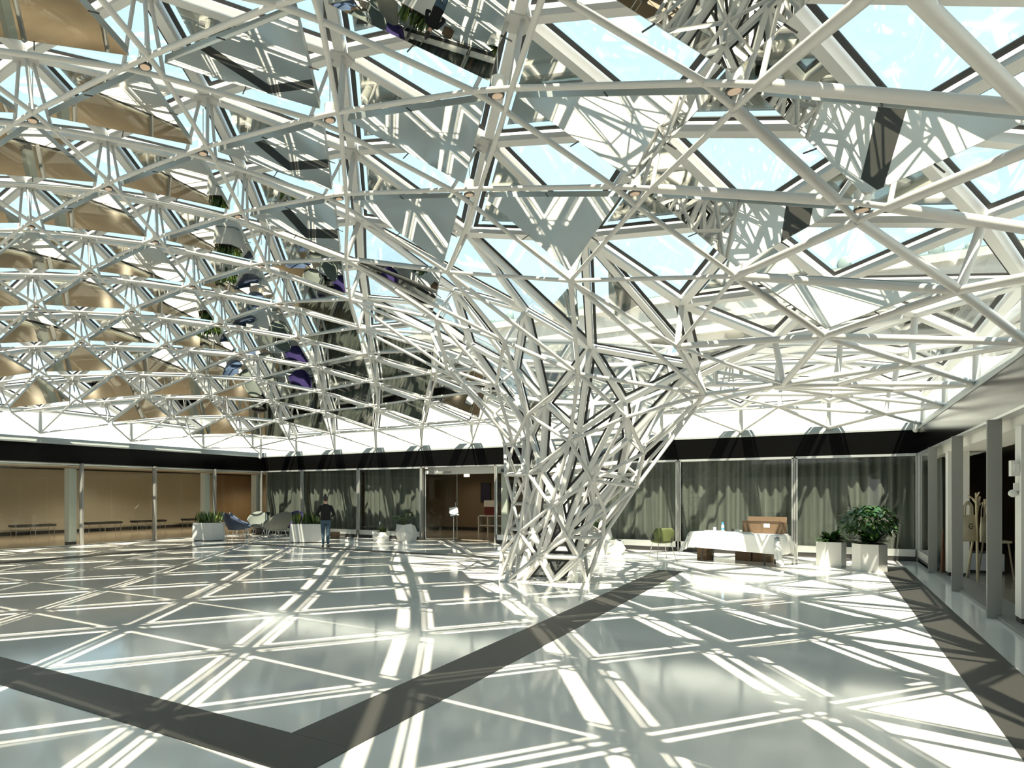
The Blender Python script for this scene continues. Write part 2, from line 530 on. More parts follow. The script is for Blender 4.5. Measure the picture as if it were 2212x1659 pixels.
# white soffit beams just behind the glass
mb = MB()
mb.ext(XL - 0.75, XL - 0.12, YN, 28.3, 2.64, 2.86)
struct('trim_soffit_left', mb, M['plaster'])
mb = MB()
mb.ext(XR + 0.12, XR + 0.75, YN, 28.3, 2.55, 2.86)
struct('trim_soffit_right', mb, M['plaster'])
mb = MB(); mb.ext(-12.5, -6.3, YF + 0.35, YF + 0.9, 2.45, 2.86)
struct('trim_soffit_far', mb, M['plaster'])

# square white gallery columns
def column(x, y, label, s=0.40):
    r = empty('gallery_column', (x, y, 0), 0, label, 'column', 'white square columns behind the glass walls')
    b = MB(); b.box((0, 0, 1.34), (s, s, 2.44)); b.build('shaft', M['plaster'], r)
    b = MB(); b.box((0, 0, 0.06), (s * 0.94, s * 0.94, 0.12)); b.build('base', M['base'], r)
    return r
column(-21.05, 12.66, 'square white column behind the left glass wall, nearest the camera on that side', 0.27)
column(-21.05, 18.42, 'square white column behind the left glass wall, just left of the snake plants', 0.27)
column(-21.10, 21.35, 'square white column at the far left corner beside the curtain', 0.30)
column(2.215, 17.55, 'square white column behind the right fins, beside the canvas tote bag', 0.33)
c5 = column(2.215, 11.53, 'square white column at the right edge, carrying a small white speaker', 0.33)
b = MB(); b.box((-0.29, -0.02, 2.02), (0.08, 0.14, 0.20)); b.box((-0.28, -0.1, 2.02), (0.05, 0.05, 0.1))
tag(b.build('wall_speaker', M['plaster']), 'small white speaker box fixed high on the right edge column', 'speaker').location = (2.30, 11.53, 0)
b = MB(); b.ball((-0.30, -0.02, 1.70), 0.05); b.box((-0.27, -0.02, 1.78), (0.05, 0.06, 0.1))
tag(b.build('security_camera', M['plaster']), 'small white security camera under the speaker on the right edge column', 'camera').location = (2.30, 11.53, 0)

# curtains just behind the far glass
def curtain(x0, x1, y, label, along='x', seed=1, tuck=None):
    rr = random.Random(seed)
    n = int(abs(x1 - x0) / 0.035)
    ph = [rr.uniform(0, 6.28) for _ in range(5)]
    b = MB(); vs = []; rows = 9
    for j in range(rows):
        z = 0.01 + (Z1 - 0.05) * j / (rows - 1)
        for i in range(n + 1):
            u = x0 + (x1 - x0) * i / n
            d = 0.045 * math.sin(u * 26 + ph[0] + 0.5 * math.sin(u * 3 + ph[1])) + 0.035 * math.sin(u * 11 + ph[2] + 0.25 * j * math.sin(u * 1.7)) + 0.03 * math.sin(u * 4.1 + ph[3])
            if tuck:
                for tx in tuck:
                    g = math.exp(-((u - tx) / 0.35) ** 2) * math.exp(-((z - 0.95) / 0.5) ** 2)
                    d += -0.12 * g * math.cos((z - 0.95) * 7) + 0.05 * g * math.sin((u - tx) * 30)
            vs.append((u, y + d, z) if along == 'x' else (y + d, u, z))
    fs = [(j * (n + 1) + i, j * (n + 1) + i + 1, (j + 1) * (n + 1) + i + 1, (j + 1) * (n + 1) + i) for j in range(rows - 1) for i in range(n)]
    b.add(vs, fs, 0, True)
    o = b.build('curtain', M['curtain'])
    tag(o, label, 'curtain', 'grey green curtains behind the glass walls')
    return o
cy_ = YF + 0.34
curtain(XL + 0.15, far_x[1] - 0.03, cy_, 'grey green curtain behind the narrow glass bay in the far left corner', seed=1)
curtain(far_x[1] + 0.03, far_x[2] - 0.03, cy_, 'grey green curtain directly behind the standing person, with gathered knots low down', seed=2, tuck=(-16.6, -15.9))
curtain(far_x[2] + 0.03, far_x[3] - 0.08, cy_, 'grey green curtain behind the two faceted white planters left of the open doorway', seed=3)
curtain(-6.55, far_x[6] - 0.03, cy_, 'grey green curtain behind the olive chair, right of the branching column', seed=4)
curtain(far_x[6] + 0.03, far_x[7] - 0.03, cy_, 'grey green curtain behind the table with the white cloth', seed=5)
curtain(far_x[7] + 0.03, XR - 0.06, cy_, 'grey green curtain behind the two tall hexagonal planters', seed=6)
curtain(19.7, YF - 0.05, XR + 0.30, 'grey green curtain behind the right glass wall, at the far right corner', along='y', seed=7)

# glass door leaves of the far opening
def glass_door(n, x0, x1, y, rz, frame, hinge):
    r = bpy.data.objects.new('door_%d' % n, None); COL.objects.link(r); r['kind'] = 'structure'
    r.location = (hinge[0], hinge[1], 0); r.rotation_euler = (0, 0, rz)
    w = x1 - x0
    b = MB(); b.ext(0.03, w - 0.03, -0.006, 0.006, 0.05, 2.55); b.build('door_pane', M['wallglass'], r)
    b = MB(); t = frame
    b.ext(0, t, -0.02, 0.02, 0.02, 2.6); b.ext(w - t, w, -0.02, 0.02, 0.02, 2.6); b.ext(0, w, -0.02, 0.02, 2.6 - t, 2.6); b.ext(0, w, -0.02, 0.02, 0.02, 0.02 + t * 2.2)
    b.build('door_frame', M['alu'] if frame < 0.05 else M['plaster'], r)
    b = MB(); b.tube((w - 0.09, -0.05, 0.9), (w - 0.09, -0.05, 1.4), 0.012); b.build('door_handle', M['chrome'], r)
glass_door(1, 0, 1.3, 0, math.radians(52), 0.02, (-12.45, YF + 0.08))
# white framed inner doorway seen left of the branching column
mb = MB()
mb.ext(-9.50, -9.28, YF + 0.30, YF + 0.42, 0, 2.62); mb.ext(-8.12, -7.9, YF + 0.30, YF + 0.42, 0, 2.62); mb.ext(-9.5, -7.9, YF + 0.30, YF + 0.42, 2.48, 2.70); mb.ext(-9.28, -8.12, YF + 0.30, YF + 0.42, 0.0, 0.24)
mb.ext(-7.9, -6.6, YF + 0.3, YF + 0.42, 0, 2.7)
struct('trim_1', mb, M['plaster'])

# rail of the sliding screen at the top left of the opening
r = empty('door_track', (-12.3, YF - 0.05, 2.5), 0, 'grey door track with round end rollers at the top of the open doorway', 'track')
b = MB(); b.ext(0.0, 1.0, -0.03, 0.03, -0.04, 0.04); b.build('rail', M['fin'], r)
for x in (0.03, 0.42):
    b = MB(); b.tube((x, -0.07, 0.0), (x, -0.03, 0.0), 0.065, n=14); b.build('roller', M['plaster'], r)

# ------------------------------------------------------------------ floor grates
g = empty('floor_grate', (0, 0, 0), 0, 'dark grey perforated floor grate laid as a large square around the middle of the court', 'grate')
def strip(x0, x1, y0, y1):
    b = MB(); b.ext(x0, x1, y0, y1, 0.0005, 0.005); b.build('grate_strip', M['grate'], g)
strip(-3.14, -2.62, 3.53, 15.75); strip(-17.2, -2.62, 3.01, 3.53 - 0.003)
strip(-17.2, -16.68, 3.535, 16.1); strip(-17.2, -6.9, 16.105, 16.6)
b = MB(); b.ext(1.04, 1.53, YN + 1, 19.4, 0.0005, 0.005)
tag(b.build('floor_grate', M['grate']), 'straight dark grey floor grate running along the right glass wall', 'grate')

# lattice nodes of the canopy (column, row) and of the branching column, metres
LAT = {"P":{"0,0":[-20.75,21.3,3.46],"1,0":[-18.7,21.3,3.51],"2,0":[-16.66,21.3,3.51],"3,0":[-14.62,21.3,3.49],"4,0":[-12.58,21.3,3.48],"5,0":[-10.5,21.3,3.5],"6,0":[-8.4,21.3,3.48],"7,0":[-6.28,21.3,3.47],"8,0":[-4.15,21.3,3.47],"9,0":[-2.02,21.3,3.47],"10,0":[0.06,21.3,3.47],"11,0":[2.03,21.3,3.45],"0,1":[-19.65,19.69,3.62],"1,1":[-17.64,19.65,3.88],"2,1":[-15.54,19.63,3.98],"3,1":[-13.53,19.62,4.02],"4,1":[-11.48,19.6,4.12],"5,1":[-9.35,19.58,4.12],"6,1":[-7.3,19.53,4.08],"7,1":[-5.2,19.5,3.98],"8,1":[-3.07,19.49,3.9],"9,1":[-0.99,19.47,3.91],"10,1":[1.17,19.46,3.59],"-1,2":[-20.75,18.05,3.55],"0,2":[-18.68,18.01,3.98],"1,2":[-16.62,17.96,4.36],"2,2":[-14.53,17.94,4.55],"3,2":[-12.33,17.94,4.58],"4,2":[-10.34,17.88,4.67],"5,2":[-8.25,17.81,4.7],"6,2":[-6.25,17.72,4.49],"7,2":[-4.11,17.69,4.27],"8,2":[-1.97,17.67,4.07],"9,2":[0.12,17.65,3.9],"10,2":[2.03,17.62,3.51],"-1,3":[-19.71,16.39,3.84],"0,3":[-17.56,16.34,4.43],"1,3":[-15.48,16.29,4.8],"2,3":[-13.31,16.27,4.93],"3,3":[-11.28,16.22,5.05],"4,3":[-9.11,16.14,5.06],"5,3":[-7.5,15.97,4.98],"6,3":[-5.18,15.9,4.66],"7,3":[-2.97,15.88,4.21],"8,3":[-0.88,15.87,3.9],"9,3":[1.06,15.85,3.68],"-2,4":[-20.76,14.77,3.6],"-1,4":[-18.52,14.75,4.29],"0,4":[-16.57,14.62,4.83],"1,4":[-14.4,14.58,5.17],"2,4":[-12.16,14.56,5.35],"3,4":[-10.26,14.44,5.42],"4,4":[-8.1,14.36,5.26],"7,4":[-1.77,14.11,3.8],"8,4":[0.16,14.09,3.63],"9,4":[2.01,14.04,3.45],"-2,5":[-19.64,13.11,3.99],"-1,5":[-17.56,13.0,4.73],"0,5":[-15.36,12.95,5.15],"1,5":[-13.3,12.86,5.5],"2,5":[-11.19,12.78,5.65],"3,5":[-9.18,12.66,5.61],"7,5":[-0.57,12.37,3.46],"8,5":[1.04,12.31,3.6],"-3,6":[-20.75,11.47,3.64],"-2,6":[-18.62,11.37,4.42],"-1,6":[-16.46,11.28,5.08],"0,6":[-14.31,11.21,5.54],"1,6":[-12.19,11.12,5.79],"2,6":[-10.13,11.01,5.92],"3,6":[-8.11,10.89,5.67],"6,6":[-1.86,10.67,3.9],"7,6":[-0.02,10.62,3.8],"8,6":[1.95,10.55,3.46],"-3,7":[-19.65,9.79,4.08],"-2,7":[-17.52,9.65,4.9],"-1,7":[-15.37,9.54,5.44],"0,7":[-13.25,9.44,5.86],"1,7":[-11.1,9.37,6.05],"2,7":[-9.02,9.27,6.07],"3,7":[-6.94,9.19,5.76],"4,7":[-4.91,9.11,5.14],"5,7":[-2.94,9.02,4.63],"6,7":[-0.91,8.97,4.31],"7,7":[1.14,8.92,3.78],"-4,8":[-20.75,8.18,3.5],"-3,8":[-18.59,8.04,4.44],"-2,8":[-16.43,7.91,5.18],"-1,8":[-14.28,7.8,5.74],"0,8":[-12.14,7.7,6.05],"1,8":[-10.02,7.62,6.21],"2,8":[-7.88,7.57,6.16],"3,8":[-5.79,7.51,5.91],"4,8":[-3.71,7.46,5.43],"5,8":[-1.71,7.39,4.92],"6,8":[0.27,7.32,4.25],"7,8":[2.08,7.25,3.49],"-4,9":[-19.66,6.4,3.95],"-3,9":[-17.51,6.28,4.72],"-2,9":[-15.35,6.16,5.37],"-1,9":[-13.2,6.05,5.84],"0,9":[-11.06,5.96,6.15],"1,9":[-8.88,5.93,6.23],"2,9":[-6.76,5.88,6.13],"3,9":[-4.64,5.85,5.89],"4,9":[-2.59,5.8,5.46],"5,9":[-0.59,5.75,4.81],"6,9":[1.23,5.69,3.98],"-5,10":[-20.75,4.75,3.47],"-4,10":[-18.58,4.64,4.24],"-3,10":[-16.42,4.52,4.89],"-2,10":[-14.26,4.42,5.42],"-1,10":[-12.1,4.33,5.81],"0,10":[-9.95,4.26,6.03],"1,10":[-7.8,4.22,6.1],"2,10":[-5.68,4.2,5.97],"3,10":[-3.59,4.18,5.73],"4,10":[-1.6,4.15,5.15],"5,10":[0.29,4.11,4.39],"6,10":[2.07,4.07,3.5],"-5,11":[-19.66,2.99,3.81],"-4,11":[-17.5,2.89,4.4],"-3,11":[-15.33,2.79,4.92],"-2,11":[-13.17,2.7,5.33],"-1,11":[-11.01,2.63,5.61],"0,11":[-8.86,2.58,5.75],"1,11":[-6.74,2.55,5.75],"2,11":[-4.65,2.53,5.59],"3,11":[-2.63,2.52,5.22],"4,11":[-0.7,2.5,4.63],"5,11":[1.15,2.47,3.92],"-6,12":[-20.75,1.34,3.46],"-5,12":[-18.58,1.25,3.98],"-4,12":[-16.41,1.15,4.43],"-3,12":[-14.24,1.07,4.8],"-2,12":[-12.08,1.0,5.08],"-1,12":[-9.94,0.94,5.25],"0,12":[-7.81,0.91,5.32],"1,12":[-5.72,0.89,5.25],"2,12":[-3.68,0.88,5.04],"3,12":[-1.71,0.87,4.66],"4,12":[0.18,0.86,4.12],"5,12":[2.0,0.84,3.47],"-6,13":[-19.66,-0.4,3.66],"-5,13":[-17.49,-0.49,4.02],"-4,13":[-15.32,-0.57,4.31],"-3,13":[-13.16,-0.64,4.53],"-2,13":[-11.0,-0.69,4.68],"-1,13":[-8.88,-0.73,4.76],"0,13":[-6.78,-0.75,4.77],"1,13":[-4.73,-0.76,4.68],"2,13":[-2.74,-0.76,4.48],"3,13":[-0.81,-0.77,4.15],"4,13":[1.06,-0.78,3.71],"-7,14":[-20.75,-2.05,3.47],"-6,14":[-18.57,-2.13,3.74],"-5,14":[-16.4,-2.21,3.92],"-4,14":[-14.23,-2.28,4.04],"-3,14":[-12.07,-2.33,4.11],"-2,14":[-9.94,-2.37,4.16],"-1,14":[-7.83,-2.39,4.18],"0,14":[-5.76,-2.4,4.17],"1,14":[-3.75,-2.4,4.12],"2,14":[-1.8,-2.41,4.0],"3,14":[0.1,-2.41,3.78],"4,14":[1.96,-2.41,3.47]},"T":[[-6.23,11.1,5.05],[-7.12,12.5,5.16],[-4.82,11.1,4.44],[-3.45,11.0,3.7],[-2.84,11.7,3.01],[-1.66,11.95,3.33],[-5.36,11.95,3.8],[-4.68,11.85,3.19],[-3.91,11.95,2.66],[-3.57,12.2,1.94],[-2.76,12.6,2.44],[-5.34,12.75,2.72],[-4.84,12.3,2.09],[-4.35,12.2,1.46],[-3.49,12.75,1.36],[-3.01,13.15,1.84],[-5.34,12.75,1.5],[-5.09,12.45,0.93],[-4.07,12.35,0.87],[-3.58,12.9,0.86],[-4.64,12.25,0.49],[-3.86,12.4,0.49],[-5.19,12.01,0.0],[-4.88,12.13,0.0],[-4.36,12.31,0.0],[-3.75,12.48,0.0],[-4.05,13.55,0.0],[-4.62,13.93,0.0],[-5.3,13.8,0.0],[-5.68,13.23,0.0],[-5.55,12.55,0.0],[-4.22,13.87,0.48],[-4.93,14.01,0.48],[-5.53,13.61,0.48],[-5.67,12.91,0.48],[-3.86,13.67,0.95],[-4.49,14.1,0.95],[-5.23,13.95,0.95],[-5.66,13.32,0.95],[-3.89,14.17,1.5],[-4.74,14.34,1.5],[-5.46,13.86,1.5],[-3.23,14.09,2.1],[-4.07,14.66,2.1],[-5.07,14.46,2.1],[-5.64,13.62,2.1],[-5.45,12.62,2.1],[-3.22,14.83,2.75],[-4.43,15.08,2.75],[-5.47,14.4,2.75],[-5.72,13.19,2.75],[-2.14,14.38,3.45],[-3.11,15.4,3.45],[-4.51,15.56,3.45],[-5.68,14.78,3.45],[-6.08,13.44,3.45],[-2.16,14.79,4.25],[-3.4,15.78,4.25],[-4.99,15.86,4.25],[-6.32,14.98,4.25],[-6.88,13.49,4.25],[-6.45,11.96,4.25]],"tri":[["t60","3,5","t1"],["t3","t4","t5"],["t0","t2","t6"],["t2","t3","t7"],["t2","t6","t7"],["t3","t4","t8"],["t3","t7","t8"],["t4","t8","t9"],["t4","t5","t10"],["t4","t9","t10"],["t6","t7","t11"],["t7","t8","t12"],["t7","t11","t12"],["t8","t9","t13"],["t8","t12","t13"],["t9","t10","t15"],["t9","t14","t15"],["t38","t45","t16"],["t12","t13","t17"],["t12","t16","t17"],["t9","t13","t18"],["t9","t14","t18"],["t14","t15","t19"],["t14","t18","t19"],["t13","t17","t20"],["t13","t18","t20"],["t18","t19","t21"],["t18","t20","t21"],["t17","t20","t22"],["t20","t22","t23"],["t20","t21","t24"],["t20","t23","t24"],["t19","t21","t25"],["t21","t24","t25"],["t19","t25","t26"],["t17","t22","t30"],["t26","t27","t31"],["t27","t28","t32"],["t27","t31","t32"],["t28","t29","t33"],["t28","t32","t33"],["t38","t16","t34"],["t16","t17","t34"],["t29","t30","t34"],["t17","t30","t34"],["t15","t19","t35"],["t19","t26","t35"],["t26","t31","t35"],["t31","t32","t36"],["t31","t35","t36"],["t32","t33","t37"],["t32","t36","t37"],["t33","t37","t38"],["t35","t36","t39"],["t36","t37","t40"],["t36","t39","t40"],["t37","t38","t41"],["t37","t40","t41"],["t15","t35","t42"],["t35","t39","t42"],["t39","t40","t43"],["t39","t42","t43"],["t40","t41","t44"],["t40","t43","t44"],["t38","t41","t45"],["t41","t44","t45"],["t45","t16","t46"],["t11","t12","t46"],["t12","t16","t46"],["t42","t43","t47"],["t43","t44","t48"],["t43","t47","t48"],["t44","t45","t49"],["t44","t48","t49"],["t11","t46","t50"],["t45","t46","t50"],["t5","t10","t51"],["t10","t15","t51"],["t15","t42","t51"],["t42","t47","t51"],["t47","t48","t52"],["t47","t51","t52"],["t48","t49","t53"],["t48","t52","t53"],["t49","t53","t54"],["t11","t50","t55"],["t51","t52","t56"],["t52","t53","t57"],["t52","t56","t57"],["t53","t54","t58"],["t53","t57","t58"],["t54","t58","t59"],["t54","t59","t60"],["t0","t6","t61"],["t60","t1","t61"],["t60","t55","t61"],["t6","t11","t61"],["t11","t55","t61"],["t0","t2","3,7"],["t2","t3","4,7"],["t2","3,7","4,7"],["t3","t5","5,7"],["t3","4,7","5,7"],["t5","5,7","6,6"],["t5","t51","7,5"],["t5","6,6","7,5"],["t51","t56","7,5"],["t56","7,5","7,4"],["t56","t57","7,3"],["t56","7,4","7,3"],["t57","t58","6,3"],["t57","7,3","6,3"],["t58","t59","5,3"],["t58","6,3","5,3"],["t59","t60","4,4"],["t59","5,3","4,4"],["t60","4,4","3,5"],["t1","t61","3,6"],["t0","t61","3,6"],["t0","3,7","3,6"],["3,5","t1","3,6"],["t29","t33","t34"],["t33","t38","t34"],["t45","t49","t50"],["t49","t54","t55"],["t49","t50","t55"],["t54","t60","t55"]]}
hole_ring = [(3,7),(4,7),(5,7),(6,6),(7,5),(7,4),(7,3),(6,3),(5,3),(4,4),(3,5),(3,6)]

# =================================================================== canopy and branching column
def load():
    P = {}
    for n, v in LAT['P'].items():
        i, k = n.split(','); P[(int(i), int(k))] = Vector(v)
    for j, v in enumerate(LAT['T']): P['t%d' % j] = Vector(v)
    tr = []
    for t in LAT['tri']:
        tr.append(tuple(tuple(int(a) for a in x.split(',')) if ',' in x else x for x in t))
    return P, tr
NP, trunk_tris = load()
hexhole = {(5, 5), (4, 6), (5, 6), (6, 5), (6, 4), (5, 4), (4, 5)}
up_cells = {}; dn_cells = {}; edge_cells = []
for (i, k) in [n for n in NP if not isinstance(n, str)]:
    a = [(i, k), (i + 1, k), (i, k + 1)]
    if all(x in NP for x in a): up_cells[(i, k)] = a
    a = [(i, k + 1), (i + 1, k + 1), (i + 1, k)]
    if all(x in NP for x in a): dn_cells[(i, k)] = a
for k in range(0, 13):
    i = -k // 2
    if k % 2 == 0:
        a = [(i, k), (i, k + 1), (i - 1, k + 2)]
        if all(x in NP for x in a): edge_cells.append(a)
        j = 11 - k // 2
        a = [(j, k), (j - 1, k + 2), (j - 1, k + 1)]
        if all(x in NP for x in a): edge_cells.append(a)
# the down cells near the wall also need the row starting left of i
for (i, k) in [(i, k) for k in range(14) for i in range(-9, 12)]:
    a = [(i, k + 1), (i + 1, k + 1), (i + 1, k)]
    if (i, k) not in dn_cells and all(x in NP for x in a): dn_cells[(i, k)] = a

def svalue(n): return n[0] + n[1] / 2.0
def boundary(n): return n[1] <= 0 or svalue(n) <= 0 or svalue(n) >= 11 or n[1] >= 14
TC = Vector((-4.9, 12.8, 0))
def ringoff(n):
    if isinstance(n, str) or boundary(n) or n[1] <= 1: return 0.0
    if (NP[n].xy - TC.xy).length < 5.0: return 0.0
    if n in ((6, 7), (7, 7), (7, 6), (8, 5)): return 0.0
    if svalue(n) >= 9.5 and n[1] < 8: return 0.0
    return 0.23 if n[1] > 5 else 0.18

# vertex normals of the net, pointing to the weather side
VN = {n: Vector((0, 0, 0)) for n in NP}
def axis_pt(z): 
    return Vector((-4.8 + min(0.7, 0.25 * z), 13.05, z))
def add_n(t, trunk):
    a, c, d = (NP[x] for x in t)
    nn = (c - a).cross(d - a)
    if trunk:
        ce = (a + c + d) / 3
        tgt = axis_pt(ce.z) - ce
        tgt.z = 0.4 + ce.z * 0.35
        if nn.dot(tgt) < 0: nn = -nn
    elif nn.z < 0: nn = -nn
    for x in t: VN[x] += nn
    return nn.normalized()
for c in list(up_cells.values()) + list(dn_cells.values()) + edge_cells: add_n(c, False)
for c in trunk_tris: add_n(c, True)
OUT = {}
for n in NP:
    p = NP[n]; v = VN[n].normalized() if VN[n].length > 0 else Vector((0, 0, 1))
    if not isinstance(n, str) and boundary(n):
        OUT[n] = p + Vector((0, 0, 0.72)); VN[n] = Vector((0, 0, 1)); continue
    if isinstance(n, str):
        if p.z < 0.05:
            v.z = 0; v.normalize()
        d = 0.36 if p.z < 2.2 else min(0.72, 0.36 + (p.z - 2.2) * 0.16)
        if p.z >= 0.05: v.z = max(v.z, -0.05)
    else: d = 0.74
    VN[n] = v; OUT[n] = p + v * d

def inset(tri, d):
    """triangle shrunk so that each side moves inwards by d; None if nothing is left"""
    a, c, e = tri
    la, lc, le = (c - e).length, (a - e).length, (a - c).length
    per = la + lc + le
    I = (a * la + c * lc + e * le) / per
    area = (c - a).cross(e - a).length / 2
    r = 2 * area / per
    if d >= r * 0.93: return None
    s = 1 - d / r
    return [I + (p - I) * s for p in tri]
def tri_up(tri, ref):
    nn = (tri[1] - tri[0]).cross(tri[2] - tri[0]).normalized()
    return nn if nn.dot(ref) > 0 else -nn

# ---- inner net: tubes
covered = set(); tube_items = []; tt_items = []
RT0 = 0.028
def trad(a, b):
    s = 0
    for n in (a, b):
        if not isinstance(n, str): s = max(s, svalue(n))
    return 0.046 if s >= 10.0 else RT0
def corner(n, cell):
    r = ringoff(n)
    p = NP[n]
    if r == 0: return p.copy()
    c = sum((NP[x] for x in cell), Vector()) / 3
    return p + (c - p).normalized() * r
def tb(p, q, r):
    return lambda b: b.tube(p, q, r, n=10)
corners = {}
for key, cell in up_cells.items():
    cs = {n: corner(n, cell) for n in cell}
    for n in cell: corners.setdefault(n, []).append(cs[n])
    for a, c in ((0, 1), (1, 2), (2, 0)):
        A, B = cell[a], cell[c]
        covered.add(frozenset((A, B)))
        if A[1] == 0 and B[1] == 0: continue
        if boundary(A) and boundary(B): continue
        r = trad(A, B)
        tube_items.append((seen([cs[A], cs[B]]) , tb(cs[A], cs[B], r)))
rest = set()
for cell in list(dn_cells.values()) + edge_cells:
    for a, c in ((0, 1), (1, 2), (2, 0)):
        e_ = frozenset((cell[a], cell[c]))
        if e_ in covered or (boundary(cell[a]) and boundary(cell[c])): continue
        rest.add(e_)
for e_ in rest:
    A, B = tuple(e_)
    tube_items.append((seen([NP[A], NP[B]]), tb(NP[A], NP[B], trad(A, B))))
# small triangles of short tubes at every interior node
ring_items = []
for n, cs in corners.items():
    if ringoff(n) > 0 and len(cs) == 3:
        def f(b, cs=cs):
            for a, c in ((0, 1), (1, 2), (2, 0)): b.tube(cs[a], cs[c], RT0, n=8)
            for c in cs: b.ball(c, RT0 * 1.25, 8, 5)
        ring_items.append((seen(cs, 1), f))
canopy = empty('glass_canopy', (0, 0, 0), 0, 'domed white steel and glass canopy of triangular tubes spanning the whole court', 'canopy')
parts('tube', tube_items, M['white'], canopy)
parts('node_ring', ring_items, M['white'], canopy)

# ---- posts joining both layers
post_items = []
for n in NP:
    if isinstance(n, str): continue
    p, q = NP[n], OUT[n]
    if ringoff(n) > 0:
        cs = corners[n]
        def f(b, cs=cs, q=q, v=VN[n]):
            for c in cs: b.tube(c, q - v * 0.05 + (c - q + v * (c - q).dot(-v)) * 0.35, 0.022, n=8)
            u = v.cross(Vector((1, 0, 0))).normalized(); w = v.cross(u)
            hx = [q - v * 0.09 + u * (0.16 * math.cos(k * math.pi / 3)) + w * (0.16 * math.sin(k * math.pi / 3)) for k in range(6)]
            b.slab(hx, v, 0.03)
        post_items.append((seen([p, q], 1), f))
    elif boundary(n):
        post_items.append((seen([p, q]), lambda b, p=p, q=q: b.tube(p - Vector((0, 0, 0.02)), q, 0.06, 0.045, n=8)))
    else:
        post_items.append((seen([p, q]), lambda b, p=p, q=q: b.tube(p, q, 0.045, n=10)))
parts('post', post_items, M['white'], canopy)

# ---- outer layer: box beams, gaskets, panes
all_c = [(c, 'u', k) for k, c in up_cells.items()] + [(c, 'd', k) for k, c in dn_cells.items()] + [(c, 'e', None) for c in edge_cells]
beam_e = {}
for c, t, k in all_c:
    o3 = [OUT[x] for x in c]
    nn = tri_up(o3, Vector((0, 0, 1)))
    for a, d in ((0, 1), (1, 2), (2, 0)): beam_e.setdefault(frozenset((c[a], c[d])), []).append(nn)
tr_e = {}
for c in trunk_tris:
    o3 = [OUT[x] for x in c]
    ref = sum((VN[x] for x in c), Vector())
    nn = tri_up(o3, ref)
    for a, d in ((0, 1), (1, 2), (2, 0)): tr_e.setdefault(frozenset((c[a], c[d])), []).append(nn)
beam_items = []
for e_, nns in beam_e.items():
    A, B = tuple(e_)
    if boundary(A) and boundary(B) and A[1] == 0 and B[1] == 0: w = 0.09
    else: w = 0.11
    up = sum(nns + tr_e.get(e_, []), Vector())
    beam_items.append((seen([OUT[A], OUT[B]]), lambda b, p=OUT[A], q=OUT[B], w=w, up=up: b.beam(p, q, w, 0.13, up)))
parts('beam', beam_items, M['white2'], canopy)

def pane_objs(cells, parent, capn=100, gw=0.06, fr=0.075):
    """glass pane of each cell with its black gasket frame as sub-part"""
    it = []
    for c, ref in cells:
        o3 = [OUT[x] for x in c]
        nn = tri_up(o3, ref)
        A = inset(o3, fr); B = inset(o3, fr + gw)
        if A is None or B is None: continue
        z = nn * 0.045
        it.append((seen(o3), [p + z for p in A], [p + z for p in B], nn))
    it.sort(key=lambda t: -t[0])
    def gl(b, A, B, nn): b.slab(A, nn, 0.012)
    def ga(b, A, B, nn):
        lo = [p - nn * 0.012 for p in A] + [p - nn * 0.012 for p in B]
        hi = [p - nn * 0.002 for p in A] + [p - nn * 0.002 for p in B]
        f = []
        for k in range(3):
            j = (k + 1) % 3
            f.append((k, j, 3 + j, 3 + k))
        b.add(lo, f); b.add(hi, [tuple(reversed(x)) for x in f])
        b.add(lo[3:] + hi[3:], [(k, (k + 1) % 3, 3 + (k + 1) % 3, 3 + k) for k in range(3)])
        b.add(lo[:3] + hi[:3], [(k, (k + 1) % 3, 3 + (k + 1) % 3, 3 + k) for k in range(3)])
    for r, A, B, nn in it[:capn]:
        b = MB(); gl(b, A, B, nn); o = b.build('glass_pane', M['roofglass'], parent)
        b = MB(); ga(b, A, B, nn); b.build('gasket', M['black'], o)
    if len(it) > capn:
        b = MB(); g = MB()
        for r, A, B, nn in it[capn:]: gl(b, A, B, nn); ga(g, A, B, nn)
        o = b.build('glass_pane', M['roofglass'], parent); o['kind'] = 'stuff'
        o = g.build('gasket', M['black'], o); o['kind'] = 'stuff'
pane_objs([(c, Vector((0, 0, 1))) for c, t, k in all_c], canopy)

# vertical clerestory glass between the gutter and the canopy edge
for side in ('far', 'left', 'right', 'near'):
    b = MB()
    zt = 3.52 + 0.66
    if side == 'far': b.ext(XL, XR, YF + 0.03, YF + 0.045, Z3, zt)
    if side == 'left': b.ext(XL - 0.045, XL - 0.03, YN, YF, Z3, zt)
    if side == 'right': b.ext(XR + 0.13, XR + 0.145, YN, YF, Z3, zt)
    if side == 'near': b.ext(XL, XR, YN - 0.045, YN - 0.03, Z3, zt)
    struct('window_clerestory_' + side, b, M['roofglass'])

